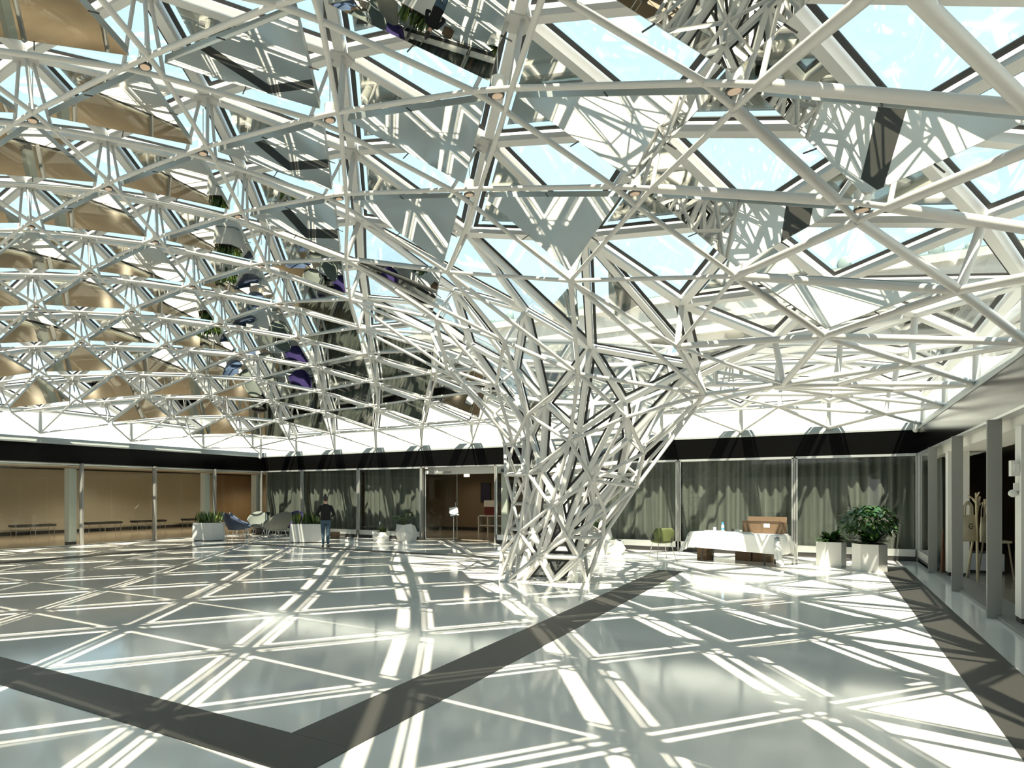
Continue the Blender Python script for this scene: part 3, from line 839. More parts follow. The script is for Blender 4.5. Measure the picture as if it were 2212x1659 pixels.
# ---- mirror panels under the down cells, and smaller ones above the up cells
def row_pos(cells):
    """(cell key) -> (row from the far wall, place from the left)"""
    rows = {}
    for k in cells: rows.setdefault(k[1], []).append(k)
    out = {}
    for kk, ks in rows.items():
        for j, key in enumerate(sorted(ks)): out[key] = j + 1
    return out
def far_enough(c):
    return all((NP[x].xy - TC.xy).length > 0 for x in c)
low = {}
for key, c in dn_cells.items():
    if any(boundary(x) for x in c): continue
    s = sum(svalue(x) for x in c) / 3; k = sum(x[1] for x in c) / 3
    if k < 4.6 and s > 7.0: continue
    if k < 6 and s > 9.4: continue
    if any(x in hexhole for x in c): continue
    low[key] = c
for key in ((5, 6), (6, 5)): low.pop(key, None)
low[(3, 6)] = [(3, 7), (4, 7), 't0']
rp = row_pos(low)
for key, c in sorted(low.items(), key=lambda t: (t[0][1], t[0][0])):
    pts = [NP[x] for x in c]
    nn = tri_up(pts, Vector((0, 0, 1)))
    big = key[1] > 4
    q = inset(pts, 0.10 if key[1] > 5 else 0.085)
    ce = sum(q, Vector()) / 3
    q = [p + nn * 0.03 for p in q]
    root = empty('mirror_panel', ce, 0,
                 'triangular mirror in lower canopy net, %s from left in %s row from far wall' % (ORD[rp[key]], ORD[key[1]]),
                 'mirror panel', 'mirror panels in the lower net of the canopy')
    b = MB(); b.slab([p - ce for p in q], nn, 0.012); b.build('mirror', M['mirror'], root)
    b = MB()
    for a, d in ((0, 1), (1, 2), (2, 0)):
        b.beam(q[a] - ce, q[d] - ce, 0.012, 0.075, nn, 0, 0.038)
    b.build('edge_frame', M['edge'], root)
    if (ce - Vector((0, 0, CAM_Z))).length < 13 and ce.y > 2:
        for a, d in ((0, 1), (1, 2), (2, 0)):
            mdl = (q[a] + q[d]) / 2
            e_mid = (pts[a] + pts[d]) / 2
            b = MB(); b.beam(mdl - ce, e_mid - ce, 0.010, 0.010, nn); b.build('bracket', M['dark'], root)
high = {}
for key, c in up_cells.items():
    if any(boundary(x) for x in c): continue
    s = sum(svalue(x) for x in c) / 3; k = sum(x[1] for x in c) / 3
    if s > (10.1 if k >= 6 else 9.4): continue
    if k < 5.2 and s > 6.8: continue
    high[key] = c
rp = row_pos(high)
high['left'] = [(5, 7), 't2', 't3']
high['right'] = [(5, 7), 't3', (6, 6)]
for key, c in sorted(high.items(), key=lambda t: (99, 0) if isinstance(t[0], str) else (t[0][1], t[0][0])):
    pts = [OUT[x] for x in c]
    nn = tri_up(pts, Vector((0, 0, 1)))
    q = inset(pts, 0.30 if isinstance(key, str) else 0.17)
    if q is None: continue
    ce = sum(q, Vector()) / 3
    b = MB(); b.slab([p - ce + nn * 0.07 for p in q], nn, 0.015)
    o = b.build('upper_mirror', M['mirror2'])
    o.location = ce
    tag(o, ('small mirror at the top front of the branching column, %s of the two' % key) if isinstance(key, str) else 'small mirror above the roof glass, %s from left in %s row from far wall' % (ORD[rp[key]], ORD[key[1] + 1]),
        'mirror panel', 'small mirrors above the roof glass')

# ---- downlights hanging in the node rings
rings = sorted([n for n in corners if ringoff(n) > 0 and len(corners[n]) == 3 and (NP[n] - Vector((0, 0, CAM_Z))).length < 19 and NP[n].y > 1.5 and seen([NP[n], OUT[n]]) > 1],
               key=lambda n: (n[1], n[0]))
cnt = {}
lamp0 = None
for n in rings:
    cnt[n[1]] = cnt.get(n[1], 0) + 1
    lab = 'white spotlight in a canopy node, %s from left in %s row from far wall' % (ORD[cnt[n[1]]], ORD[n[1]])
    if lamp0 is None:
        r = empty('spotlight', (0, 0, 0), 0, lab, 'spotlight', 'spotlights hung in the canopy nodes')
        b = MB(); b.tube((0, 0, -0.02), (0, 0, 0.14), 0.062, n=16); b.build('lamp_body', M['plaster'], r)
        b = MB(); b.tube((0, 0, -0.035), (0, 0, -0.02), 0.066, n=16); b.build('black_rim', M['dark'], r)
        b = MB(); b.tube((0, 0, -0.040), (0, 0, -0.034), 0.050, n=16); b.build('lens', M['lens'], r)
        b = MB(); b.tube((0, 0, 0.14), (0, 0, 0.55), 0.006, n=6); b.build('cable', M['plaster'], r)
        lamp0 = r
    else:
        r = copy_tree(lamp0); r['label'] = lab
    r.location = NP[n] + Vector((0, 0, 0.02))

# ---- the branching column
treec = empty('branching_column', (-4.85, 12.95, 0), 0, 'white lattice column of tubes and glass flaring upwards like a tree into the canopy', 'column')
off = Vector((-4.85, 12.95, 0))
def mv(f):
    def g(b):
        n0 = len(b.v); f(b)
        for i in range(n0, len(b.v)): b.v[i] = (b.v[i][0] - off.x, b.v[i][1] - off.y, b.v[i][2])
    return g
ring_names = set(hole_ring)
te = set()
for c in trunk_tris:
    for a, d in ((0, 1), (1, 2), (2, 0)):
        e_ = frozenset((c[a], c[d]))
        if all(not isinstance(x, str) for x in e_): continue
        te.add(e_)
it = []
for e_ in te:
    A, B = tuple(e_)
    p, q = NP[A], NP[B]
    if p.z < 0.02 and q.z < 0.02: continue
    it.append((seen([p, q]), mv(lambda b, p=p, q=q: b.tube(p, q, 0.034, n=10))))
parts('tube', it, M['white'], treec)
it = []
for n in NP:
    if isinstance(n, str) and NP[n].z > 0.1:
        it.append((seen([NP[n], OUT[n]]), mv(lambda b, p=NP[n], q=OUT[n]: (b.tube(p, q, 0.032, n=8), b.ball(p, 0.05, 8, 6)))))
parts('strut', it, M['white'], treec)
it = []
for e_, nns in tr_e.items():
    A, B = tuple(e_)
    if e_ in beam_e: continue
    p, q = OUT[A], OUT[B]
    if p.z < 0.05 and q.z < 0.05: continue
    it.append((seen([p, q]), mv(lambda b, p=p, q=q, up=sum(nns, Vector()): b.beam(p, q, 0.085, 0.10, up))))
parts('beam', it, M['white2'], treec)
tmp = [(c, sum((VN[x] for x in c), Vector())) for c in trunk_tris]
saved = dict(OUT)
for n in OUT: OUT[n] = OUT[n] - off
_seen = seen
def seen(pts, w=1.0): return _seen([Vector(p) + off for p in pts], w)
pane_objs(tmp, treec, 100, 0.045, 0.055)
OUT = saved; seen = _seen
b = MB()
base_pts = [NP[n] for n in NP if isinstance(n, str) and NP[n].z < 0.02]
for p in base_pts: b.tube((p.x - off.x, p.y - off.y, 0.0), (p.x - off.x, p.y - off.y, 0.02), 0.11, n=16)
b.build('base_plate', M['white'], treec)

# =================================================================== furniture and things
def face_cam(x, y): return math.atan2(-y, -x)
FA = math.atan2(FW.y, FW.x)

def leaf_blade(b, base, tip, w, bend=0.0, n=4, mi=0, curve=None):
    """pointed leaf from base to tip, bent downwards by bend"""
    base = Vector(base); tip = Vector(tip)
    d = tip - base
    sd = d.cross(Vector((0, 0, 1)))
    if sd.length < 1e-3: sd = Vector((1, 0, 0))
    sd.normalize()
    vs = []
    for i in range(n + 1):
        t = i / n
        p = base + d * t + Vector((0, 0, -bend * t * t + bend * 0.6 * t))
        ww = w * math.sin(math.pi * min(1, 0.12 + t * 0.88)) * 0.5
        if i == n: ww = 0.002
        vs += [p - sd * ww, p + Vector((0, 0, -0.10 * ww)) , p + sd * ww]
    fs = []
    for i in range(n):
        a = i * 3
        fs += [(a, a + 1, a + 4, a + 3), (a + 1, a + 2, a + 5, a + 4)]
    b.add(vs, fs, mi, True)

# ---- snake plant boxes
def snake_box(x, y, rz, L, Wd, H, lab, plab, poly, seed):
    r = empty('planter', (x, y, 0), rz, lab, 'planter')
    bot = [(p[0] * L / 2, p[1] * Wd / 2) for p in poly]
    top = [(p[0] * 0.97, p[1] * 0.97) for p in bot]
    b = MB(); b.prism(bot, 0.03, H, 0, top); b.build('box', M['planter'], r)
    b = MB(); b.prism([(p[0] * 0.9, p[1] * 0.9) for p in bot], 0.0, 0.03); b.build('plinth', M['base'], r)
    b = MB(); b.prism([(p[0] * 0.90, p[1] * 0.90) for p in bot], H, H + 0.015); b.build('soil', M['soil'], r)
    rr = random.Random(seed)
    q = empty('snake_plant', (x, y, H + 0.012), rz, plab, 'plant')
    b = MB(); b2 = MB()
    for i in range(95):
        px = rr.uniform(-0.43, 0.43) * L; py = rr.uniform(-0.36, 0.36) * Wd
        h = rr.uniform(0.24, 0.46)
        lean = Vector((rr.gauss(0, 0.07), rr.gauss(0, 0.07), h))
        leaf_blade(b if rr.random() < 0.72 else b2, (px, py, 0), Vector((px, py, 0)) + lean, rr.uniform(0.05, 0.085), 0.0, 4)
    b.build('foliage', M['leaf'], q); b2.build('foliage', M['leaf3'], q)
hexp = [(-1, -0.85), (0.35, -1), (1, -0.2), (1, 0.6), (-0.2, 1), (-1, 0.7)]
snake_box(-18.98, 16.80, FA - math.pi / 2, 1.06, 0.8, 0.66, 'white six-sided planter box of snake plants left of the blue armchairs', 'upright snake plants in the left planter beside the blue chairs', hexp, 3)
recp = [(-1, -1), (1, -1), (1, 1), (-1, 1)]
snake_box(-15.28, 18.05, FA - math.pi / 2, 1.28, 0.5, 0.66, 'white rectangular planter box directly left of the standing person', 'upright snake plants in the box beside the standing person', recp, 5)

# ---- white faceted planters
def faceted(x, y, rz, w, d, h, lab, seed, n=7, dip=0.0):
    rr = random.Random(seed)
    r = empty('faceted_planter', (x, y, 0), rz, lab, 'planter', None)
    rings = []
    for j, (z, s) in enumerate(((0, 0.80), (h * 0.52, 1.0), (h, 0.86))):
        ring = []
        for k in range(n):
            a = 2 * math.pi * (k + rr.uniform(-0.22, 0.22) + 0.5 * (j % 2)) / n
            f = s * rr.uniform(0.90, 1.08)
            zz = z + (rr.uniform(-0.10, 0.08) * h if j == 1 else (rr.uniform(-0.14, 0.04) * h if j == 2 else 0))
            ring.append((w / 2 * f * math.cos(a), d / 2 * f * math.sin(a), zz))
        rings.append(ring)
    vs = rings[0] + rings[1] + rings[2]
    fs = [tuple(reversed(range(n)))]
    for j in range(2):
        for k in range(n):
            a, c = j * n + k, j * n + (k + 1) % n
            e2, g2 = a + n, c + n
            if (k + j) % 2: fs += [(a, c, e2), (c, g2, e2)]
            else: fs += [(a, c, g2), (a, g2, e2)]
    inner = [(p[0] * 0.80, p[1] * 0.80, p[2] - 0.005) for p in rings[2]]
    base = len(vs); vs += inner
    for k in range(n): fs.append((2 * n + k, 2 * n + (k + 1) % n, base + (k + 1) % n, base + k))
    b = MB(); b.add(vs, fs); b.build('shell', M['planter'], r)
    b = MB(); b.prism([(p[0] * 0.97, p[1] * 0.97) for p in inner], h * 0.62, h * 0.80); b.build('soil', M['soil'], r)
    return r
def rosette(name, x, y, z, R, H, n, mats, lab, seed, w=0.07, flower=None, bend=0.25):
    rr = random.Random(seed)
    r = empty(name, (x, y, z), 0, lab, 'plant')
    bs = [MB() for _ in mats]
    for i in range(n):
        a = rr.uniform(0, 2 * math.pi); t = rr.random() ** 0.7
        rad = R * (0.35 + 0.65 * t) * rr.uniform(0.8, 1.05)
        hh = H * (1.05 - 0.85 * t) * rr.uniform(0.75, 1.1)
        st = Vector((0.10 * R * math.cos(a), 0.10 * R * math.sin(a), 0))
        leaf_blade(rr.choice(bs), st, (rad * math.cos(a), rad * math.sin(a), hh), w * rr.uniform(0.7, 1.2), bend * R, 5)
    for b, m in zip(bs, mats):
        if b.v: b.build('foliage', m, r)
    if flower:
        b = MB()
        for (fx, fy, fz) in flower:
            leaf_blade(b, (fx, fy, fz), (fx + 0.02, fy, fz + 0.14), 0.075, 0, 4)
            leaf_blade(b, (fx, fy, fz), (fx, fy + 0.03, fz + 0.13), 0.06, 0, 4)
        b.build('flower', M['petal'], r)
        b = MB()
        for (fx, fy, fz) in flower: b.tube((0, 0, 0), (fx, fy, fz + 0.02), 0.006)
        b.build('stem', M['stem'], r)
    return r
faceted(-13.36, 19.80, 0.3, 0.70, 0.6, 0.36, 'low white faceted planter with a pale flower, left of the taller faceted planter', 11, 7)
rosette('leafy_plant', -13.33, 19.85, 0.30, 0.34, 0.30, 60, [M['leaf3'], M['leaf']], 'small bushy plant with one white flower in the low faceted planter', 2, 0.06, [(-0.10, -0.05, 0.30)])
faceted(-12.55, 20.2, 0.1, 0.84, 0.72, 0.64, 'tall white faceted planter by the curtain left of the open doorway', 23, 8)
def spreading(x, y, z, lab, seed, R=0.55, H=0.5):
    rr = random.Random(seed)
    r = empty('leafy_plant', (x, y, z), 0, lab, 'plant')
    s = MB(); b = MB()
    for i in range(13):
        a = rr.uniform(0, 6.28); L = rr.uniform(0.5, 1.0)
        tip = Vector((R * L * math.cos(a), R * L * math.sin(a) * 0.8, H * rr.uniform(0.15, 1.0)))
        mid = Vector((tip.x * 0.4, tip.y * 0.4, tip.z * 0.8 + 0.08))
        s.path([(0, 0, 0), mid, tip], [0.011, 0.008, 0.005], 6)
        for j in range(9):
            a2 = rr.uniform(0, 6.28); l = rr.uniform(0.10, 0.17)
            bp = mid.lerp(tip, rr.uniform(0.3, 1))
            leaf_blade(b, bp, bp + Vector((l * math.cos(a2), l * math.sin(a2), rr.uniform(-0.06, 0.09))), 0.06, 0.02, 3)
    s.build('stem', M['stem'], r); b.build('foliage', M['leaf2'], r)
spreading(-12.62, 20.15, 0.56, 'dark green spreading plant trailing over the tall faceted planter', 4, 0.62, 0.55)
faceted(-4.98, 19.05, 0.5, 0.62, 0.56, 0.42, 'low white faceted planter just right of the branching column', 31, 7)
rosette('leafy_plant', -4.98, 19.05, 0.32, 0.26, 0.22, 45, [M['leaf3'], M['leaf']], 'small yellow green plant in the low faceted planter right of the branching column', 6, 0.07)
faceted(-5.55, 19.75, 0.9, 0.80, 0.7, 0.68, 'tall white faceted planter half hidden behind the branching column', 37, 8)
spreading(-5.6, 19.75, 0.58, 'dark spreading plant seen through the tubes of the branching column', 9, 0.5, 0.45)

# ---- lounge chairs
def lounge_chair(x, y, rz, m, lab, sc=1.0):
    r = empty('lounge_chair', (x, y, 0), rz, lab, 'armchair', None)
    # shell: opens towards +x
    nA, nR = 22, 5
    outer = []; vs = []
    for th in (0, 1):
        for i in range(nA + 1):
            a = math.radians(62 + (298 - 62) * i / nA)          # around the back (180 deg)
            back = (1 - math.cos(a)) / 2                       # 1 at the back
            arm = max(0.0, min(1.0, (back - 0.25) / 0.75))
            top = 0.50 + 0.42 * arm ** 1.5
            for j in range(nR + 1):
                t = j / nR
                z = 0.33 + (top - 0.33) * t
                rad = 0.27 + 0.13 * math.sin(t * 1.45) + 0.05 * t * arm
                rad -= 0.028 * th
                vs.append((rad * 1.05 * math.cos(a) + 0.03 - 0.07 * t * arm, rad * 1.12 * math.sin(a), z + (0.012 if th and j == nR else 0)))
    m_ = (nA + 1) * (nR + 1)
    fs = []
    for i in range(nA):
        for j in range(nR):
            a0 = i * (nR + 1) + j
            q = (a0, a0 + nR + 1, a0 + nR + 2, a0 + 1)
            fs.append(q); fs.append(tuple(m_ + v for v in reversed(q)))
        a0 = i * (nR + 1) + nR
        fs.append((a0, a0 + nR + 1, m_ + a0 + nR + 1, m_ + a0))
    for i in (0, nA):
        for j in range(nR):
            a0 = i * (nR + 1) + j
            q = (a0, a0 + 1, m_ + a0 + 1, m_ + a0)
            fs.append(q if i == 0 else tuple(reversed(q)))
    b = MB(); b.add(vs, fs, 0, True); b.build('shell', m, r)
    b = MB(); b.ball((0.04, 0, 0.39), 0.30, 16, 8, 0, (1.02, 0.98, 0.24)); b.build('seat_cushion', m, r)
    b = MB(); b.ball((0.02, 0, 0.345), 0.30, 16, 8, 0, (1.0, 1.05, 0.16)); b.build('seat_pan', m, r)
    for sx, sy in ((1, 1), (1, -1), (-1, 1), (-1, -1)):
        b = MB(); b.tube((0.17 * sx, 0.17 * sy, 0.33), (0.27 * sx, 0.25 * sy, 0.0), 0.014, 0.010, 8); b.build('leg', M['chrome'], r)
    if sc != 1: r.scale = (sc, sc, sc)
    return r
lounge_chair(-18.80, 17.95, FA - 0.9, M['blue'], 'blue upholstered armchair right behind the left snake plant box', 1.1)
lounge_chair(-19.78, 19.25, FA - 1.3, M['blue2'], 'lighter blue armchair seen from its side, farther from the left planter', 1.05)
lounge_chair(-19.85, 20.25, FA + 3.3, M['sage'], 'sage grey armchair facing the camera behind the little white table', 1.05)
lounge_chair(-18.05, 19.05, FA + 2.3, M['sage'], 'sage grey armchair just behind the warm grey armchair', 1.05)
lounge_chair(-16.95, 18.25, FA + 0.75, M['grey'], 'warm grey armchair turned away from the camera beside the right snake plant box', 1.15)
lounge_chair(-18.30, 20.45, FA + 2.6, M['purple'], 'deep purple armchair mostly hidden behind the right snake plant box', 1.1)

def side_table(x, y, h, rad, lab):
    r = empty('side_table', (x, y, 0), 0, lab, 'table')
    b = MB(); b.tube((0, 0, h - 0.02), (0, 0, h), rad, n=28); b.build('table_top', M['planter'], r)
    b = MB(); b.tube((0, 0, 0.02), (0, 0, h - 0.02), 0.028, n=12); b.build('stem', M['planter'], r)
    b = MB(); b.tube((0, 0, 0.0), (0, 0, 0.02), rad * 0.55, n=28); b.build('foot', M['planter'], r)
side_table(-18.95, 19.78, 0.50, 0.34, 'round white pedestal table between the armchairs')
side_table(-19.05, 18.75, 0.34, 0.12, 'small low white pedestal stool just right of the blue armchair')
r = empty('litter_bin', (-20.32, 20.93, 0), 0.2, 'black litter bin with a flat lid in the far left corner behind the armchairs', 'bin')
b = MB(); b.box((0, 0, 0.42), (0.46, 0.42, 0.84)); b.build('bin_body', M['dark'], r)
b = MB(); b.box((0, 0, 0.885), (0.50, 0.46, 0.09)); b.build('lid', M['dark'], r)

tag(MB().box((0, 0, 0.125), (0.27, 0.25, 0.25)).build('cardboard_box', M['card']), 'small brown cardboard box on the floor right of the standing person', 'box').location = (-15.85, 20.3, 0)

# ---- benches in the left gallery
def bench(x, y, lab):
    r = empty('bench', (x, y, 0), 0, lab, 'bench', None)
    b = MB(); b.box((0, 0, 0.40), (0.5, 1.75, 0.09)); b.build('pad', M['leather'], r)
    b = MB(); b.box((0, 0, 0.345), (0.44, 1.66, 0.02)); b.build('seat_frame', M['chrome'], r)
    for yy in (-0.8, 0, 0.8):
        for xx in (-0.2, 0.2):
            b = MB(); b.box((xx, yy, 0.17), (0.022, 0.022, 0.335)); b.build('leg', M['chrome'], r)
bench(-27.7, 15.0, 'black padded bench against the tan gallery wall, nearest and leftmost of the four')
bench(-27.7, 18.2, 'black padded bench just right of the first white column in the left gallery')
bench(-27.7, 20.7, 'black padded bench ending at the middle glass mullion of the left gallery')
bench(-27.7, 23.7, 'black padded bench farthest along the tan gallery wall, left of the snake plants')

# gallery downlights
for i, (lx, ly) in enumerate([(-24.5, 12), (-24.5, 15), (-25.5, 18), (-24.5, 21), (-24.5, 24), (-26, 27.5), (-13.4, 24.0), (-12.2, 25.6), (-14.6, 25.2), (-13.6, 27.0)]):
    where = ('left gallery', 'back hall')[i > 5]
    r = empty('downlight', (lx, ly, 2.845), 0, 'round recessed lamp in the ceiling of the %s, %s from the camera' % (where, ORD[i + 1 if i < 6 else i - 5]), 'lamp')
    b = MB(); b.tube((0, 0, 0.0), (0, 0, 0.014), 0.11, n=18); b.build('lamp_lens', M['lamp'], r)
    b = MB(); b.tube((0, 0, 0.004), (0, 0, 0.014), 0.14, n=18); b.build('trim_ring', M['plaster'], r)
    l = bpy.data.lights.new('downlight_lamp', 'SPOT'); l.energy = 130 if i < 6 else 14; l.color = (1, 0.80, 0.55); l.spot_size = math.radians(150); l.spot_blend = 0.6; l.shadow_soft_size = 0.1
    lo = bpy.data.objects.new('lamp_light', l); COL.objects.link(lo); lo.parent = r; lo.location = (0, 0, -0.03)

# ---- back hall behind the doorway
r = empty('display_shelf', (-12.55, 27.4, 0), 0, 'white display unit with shelves and boxes at the right of the back hall', 'shelf')
b = MB()
for z in (0.28, 0.72): b.ext(-0.5, 0.9, -0.3, 0.3, z, z + 0.05)
for xx in (-0.5, -0.05, 0.85): b.ext(xx, xx + 0.05, -0.3, 0.3, 0, 0.77)
b.build('carcass', M['plaster'], r)
tag(MB().box((0, 0, 0.19), (0.55, 0.4, 0.38)).build('storage_box', M['red']), 'dark red box on top of the white display unit', 'box').location = (-12.5, 27.4, 0.77)
tag(MB().box((0, 0, 0.14), (0.5, 0.4, 0.28)).build('storage_box', M['plaster']), 'pale box stacked on the dark red box in the back hall', 'box').location = (-12.55, 27.4, 1.15)
for i, (px, w, lab) in enumerate([(-13.25, 0.50, 'dark blue picture on the tan wall of the back hall, the left one'), (-12.35, 0.9, 'dark blue picture in the back hall, the right one beside the doorway edge')]):
    rr_ = empty('picture', (px, 28.36, 1.80), 0, lab, 'picture')
    b = MB(); b.ext(-w / 2, w / 2, -0.03, 0.03, -0.45, 0.45); b.build('frame', M['dark'], rr_)
    b = MB(); b.ext(-w / 2 + 0.03, w / 2 - 0.03, -0.035, -0.031, -0.42, 0.42); b.build('print', M['picture'], rr_)
r = empty('exit_lamp', (-13.0, 25.2, 2.62), 0, 'small white lit box lamp under the ceiling of the back hall', 'lamp')
r.location = (-12.05, 24.0, 2.46)
b = MB(); b.box((0, 0, 0), (0.18, 0.12, 0.10)); b.build('lamp_box', M['lamp'], r)
b = MB(); b.tube((0, 0, 0.05), (0, 0, 0.40), 0.015); b.build('hanger', M['plaster'], r)

# ---- sign stand
r = empty('sign_stand', (-11.45, 21.75, 0), 0, 'sign stand with a tilted white panel in a black frame, in the open doorway', 'sign')
b = MB(); b.tube((0, 0, 0.02), (0, 0, 0.98), 0.02, n=10); b.build('pole', M['chrome'], r)
b = MB(); b.tube((0, 0, 0), (0, 0, 0.02), 0.16, n=24); b.build('foot', M['chrome'], r)
def tilted(sx, sy, off, name, m):
    b = MB(); b.box((0, 0, off), (sx, sy, 0.02)); o = b.build(name, m, r)
    o.location = (0, 0, 1.06); o.rotation_euler = (math.radians(50), math.radians(-12), FA - math.pi / 2 - 0.15)
tilted(0.34, 0.46, 0, 'panel_frame', M['dark']); tilted(0.29, 0.40, 0.012, 'panel', M['paper'])

# ---- olive chair
r = empty('dining_chair', (-3.62, 18.62, 0), FA + 0.08, 'olive green upholstered chair on thin chrome legs, its back to the camera', 'chair')
vs = []; n1, n2 = 12, 8
for th in (0, 1):
    for i in range(n1 + 1):
        a = math.radians(118 + 124 * i / n1)
        for j in range(n2 + 1):
            t = j / n2
            z = 0.44 + 0.37 * t
            sq = 1 - 0.30 * max(0, (t - 0.55) / 0.45) ** 3 - 0.12 * (1 - t) ** 2
            rad = 0.30 + 0.015 * t - 0.03 * th
            vs.append((rad * math.cos(a) * 0.85, rad * math.sin(a) * 1.06 * sq, z))
mm = (n1 + 1) * (n2 + 1); fs = []
for i in range(n1):
    for j in range(n2):
        a0 = i * (n2 + 1) + j; q = (a0, a0 + n2 + 1, a0 + n2 + 2, a0 + 1)
        fs += [q, tuple(mm + v for v in reversed(q))]
    a0 = i * (n2 + 1) + n2; fs.append((a0, a0 + n2 + 1, mm + a0 + n2 + 1, mm + a0))
    a0 = i * (n2 + 1); fs.append((a0, mm + a0, mm + a0 + n2 + 1, a0 + n2 + 1))
for i in (0, n1):
    for j in range(n2):
        a0 = i * (n2 + 1) + j; q = (a0, a0 + 1, mm + a0 + 1, mm + a0); fs.append(q)
b = MB(); b.add(vs, fs, 0, True); b.build('backrest', M['olive'], r)
b = MB(); b.ball((0.02, 0, 0.46), 0.27, 18, 8, 0, (1, 1.02, 0.24)); b.build('seat', M['olive'], r)
b = MB()
for s in (-1, 1): b.beam((-0.2, 0.15 * s, 0.42), (-0.255, 0.15 * s, 0.56), 0.03, 0.012, (1, 0, 0))
b.build('back_bracket', M['dark'], r)
for sx, sy in ((1, 1), (1, -1), (-1, 1), (-1, -1)):
    b = MB(); b.tube((0.16 * sx, 0.17 * sy, 0.42), (0.24 * sx, 0.25 * sy, 0), 0.010, 0.009, 8); b.build('leg', M['chrome'], r)

# ---- folding table with cloth and things on it
TX, TY, TR = -1.83, 18.52, math.radians(-16)
TL, TW, TH = 2.0, 0.80, 0.745
r = empty('folding_table', (TX, TY, 0), TR, 'long folding table under a white cloth, in front of the curtain right of the column', 'table')
b = MB(); b.box((0, 0, TH - 0.02), (TL, TW, 0.035)); b.build('table_top', M['planter'], r)
for sx in (-1, 1):
    for sy in (-1, 1):
        b = MB(); b.tube((0.70 * sx, 0.30 * sy, TH - 0.04), (0.74 * sx, 0.32 * sy, 0), 0.016, n=8); b.build('leg', M['dark'], r)
    b = MB(); b.tube((0.72 * sx, -0.31, 0.22), (0.72 * sx, 0.31, 0.22), 0.012, n=8); b.build('leg_brace', M['dark'], r)
def tloc(u, v, z=0.0):
    c, s = math.cos(TR), math.sin(TR)
    return (TX + u * c - v * s, TY + u * s + v * c, z)
def tablecloth():
    b = MB(); nu, nv = 96, 52
    LX, LY = 2.96, 1.72
    vs = []
    for j in range(nv + 1):
        for i in range(nu + 1):
            u = -LX / 2 + LX * i / nu; v = -LY / 2 + LY * j / nv
            # the cloth lies askew: longer at the front right
            ex = max(0, abs(u) - TL / 2 - 0.005); ey = max(0, abs(v) - TW / 2 - 0.005)
            fx = min(abs(u), TL / 2) * (1 if u > 0 else -1); fy = min(abs(v), TW / 2) * (1 if v > 0 else -1)
            drop = max(ex, ey) + 0.45 * min(ex, ey)
            if v < 0: drop *= (0.82 + 0.20 * (u / LX + 0.5))
            wav = 0.018 * math.sin(u * 9 + 1) * min(1, ey / 0.2) if ey > 0 else 0
            wavx = 0.03 * math.sin(v * 14) * min(1, ex / 0.2) if ex > 0 else 0
            sx = 1 if u > 0 else -1; sy = 1 if v > 0 else -1
            flare = 0.05 * min(1, drop / 0.3)
            cor = min(ex, ey)
            px = fx + sx * ((flare + 0.25 * cor) if ex > 0 else 0) + sx * wavx + sx * 0.01
            py = fy + sy * ((flare + 0.25 * cor) if ey > 0 else 0) + sy * wav + sy * 0.01 * (ey > 0)
            if ex > 0 and ey > 0:
                f = min(ex, ey) / max(ex, ey)
                k_ = 0.05 * math.sin(8 * math.atan2(ex, ey))
                px += sx * k_; py -= sy * k_
            z = TH + 0.002 - drop
            z = max(z, 0.012)
            if ex == 0 and ey == 0: z = TH + 0.003 + 0.0015 * math.sin(u * 7) * math.sin(v * 9)
            vs.append((px, py, z))
    fs = [(j * (nu + 1) + i, j * (nu + 1) + i + 1, (j + 1) * (nu + 1) + i + 1, (j + 1) * (nu + 1) + i) for j in range(nv) for i in range(nu)]
    b.add(vs, fs, 0, True)
    o = b.build('tablecloth', M['cloth'])
    tag(o, 'white cloth draped over the folding table, its corners hanging towards the floor', 'tablecloth')
    o.location = (TX, TY, 0); o.rotation_euler = (0, 0, TR)
tablecloth()
ZT = TH + 0.006
def on_table(name, u, v, build, mats, lab, cat, rz=0.0, grp=None):
    b = MB(); build(b); o = b.build(name, mats); o.location = tloc(u, v, ZT); o.rotation_euler = (0, 0, TR + rz)
    return tag(o, lab, cat, grp)
# carton on the table
r = empty('carton', tloc(0.60, 0.12, ZT), TR + 0.04, 'wide open cardboard carton with a white label, on the right end of the table', 'box')
b = MB()
b.ext(-0.46, 0.40, -0.20, -0.19, 0, 0.27); b.ext(-0.46, 0.40, 0.19, 0.20, 0, 0.27); b.ext(-0.46, -0.45, -0.19, 0.19, 0, 0.27); b.ext(0.39, 0.40, -0.19, 0.19, 0, 0.27); b.ext(-0.46, 0.40, -0.2, 0.2, 0, 0.008)
b.build('body', M['card'], r)
b = MB(); b.beam((-0.46, 0.195, 0.33), (0.40, 0.195, 0.33), 0.008, 0.13, (0, 0.25, 1)); b.build('flap', M['card2'], r)
b = MB(); b.beam((-0.46, -0.205, 0.255), (0.40, -0.205, 0.255), 0.006, 0.10, (0, -0.35, 1)); b.build('flap', M['card2'], r)
b = MB(); b.ext(0.02, 0.15, -0.206, -0.202, 0.15, 0.24); b.build('label', M['paper'], r)
b = MB(); b.ext(-0.04, 0.0, -0.206, -0.202, 0.0, 0.27); b.build('tape', M['card2'], r)
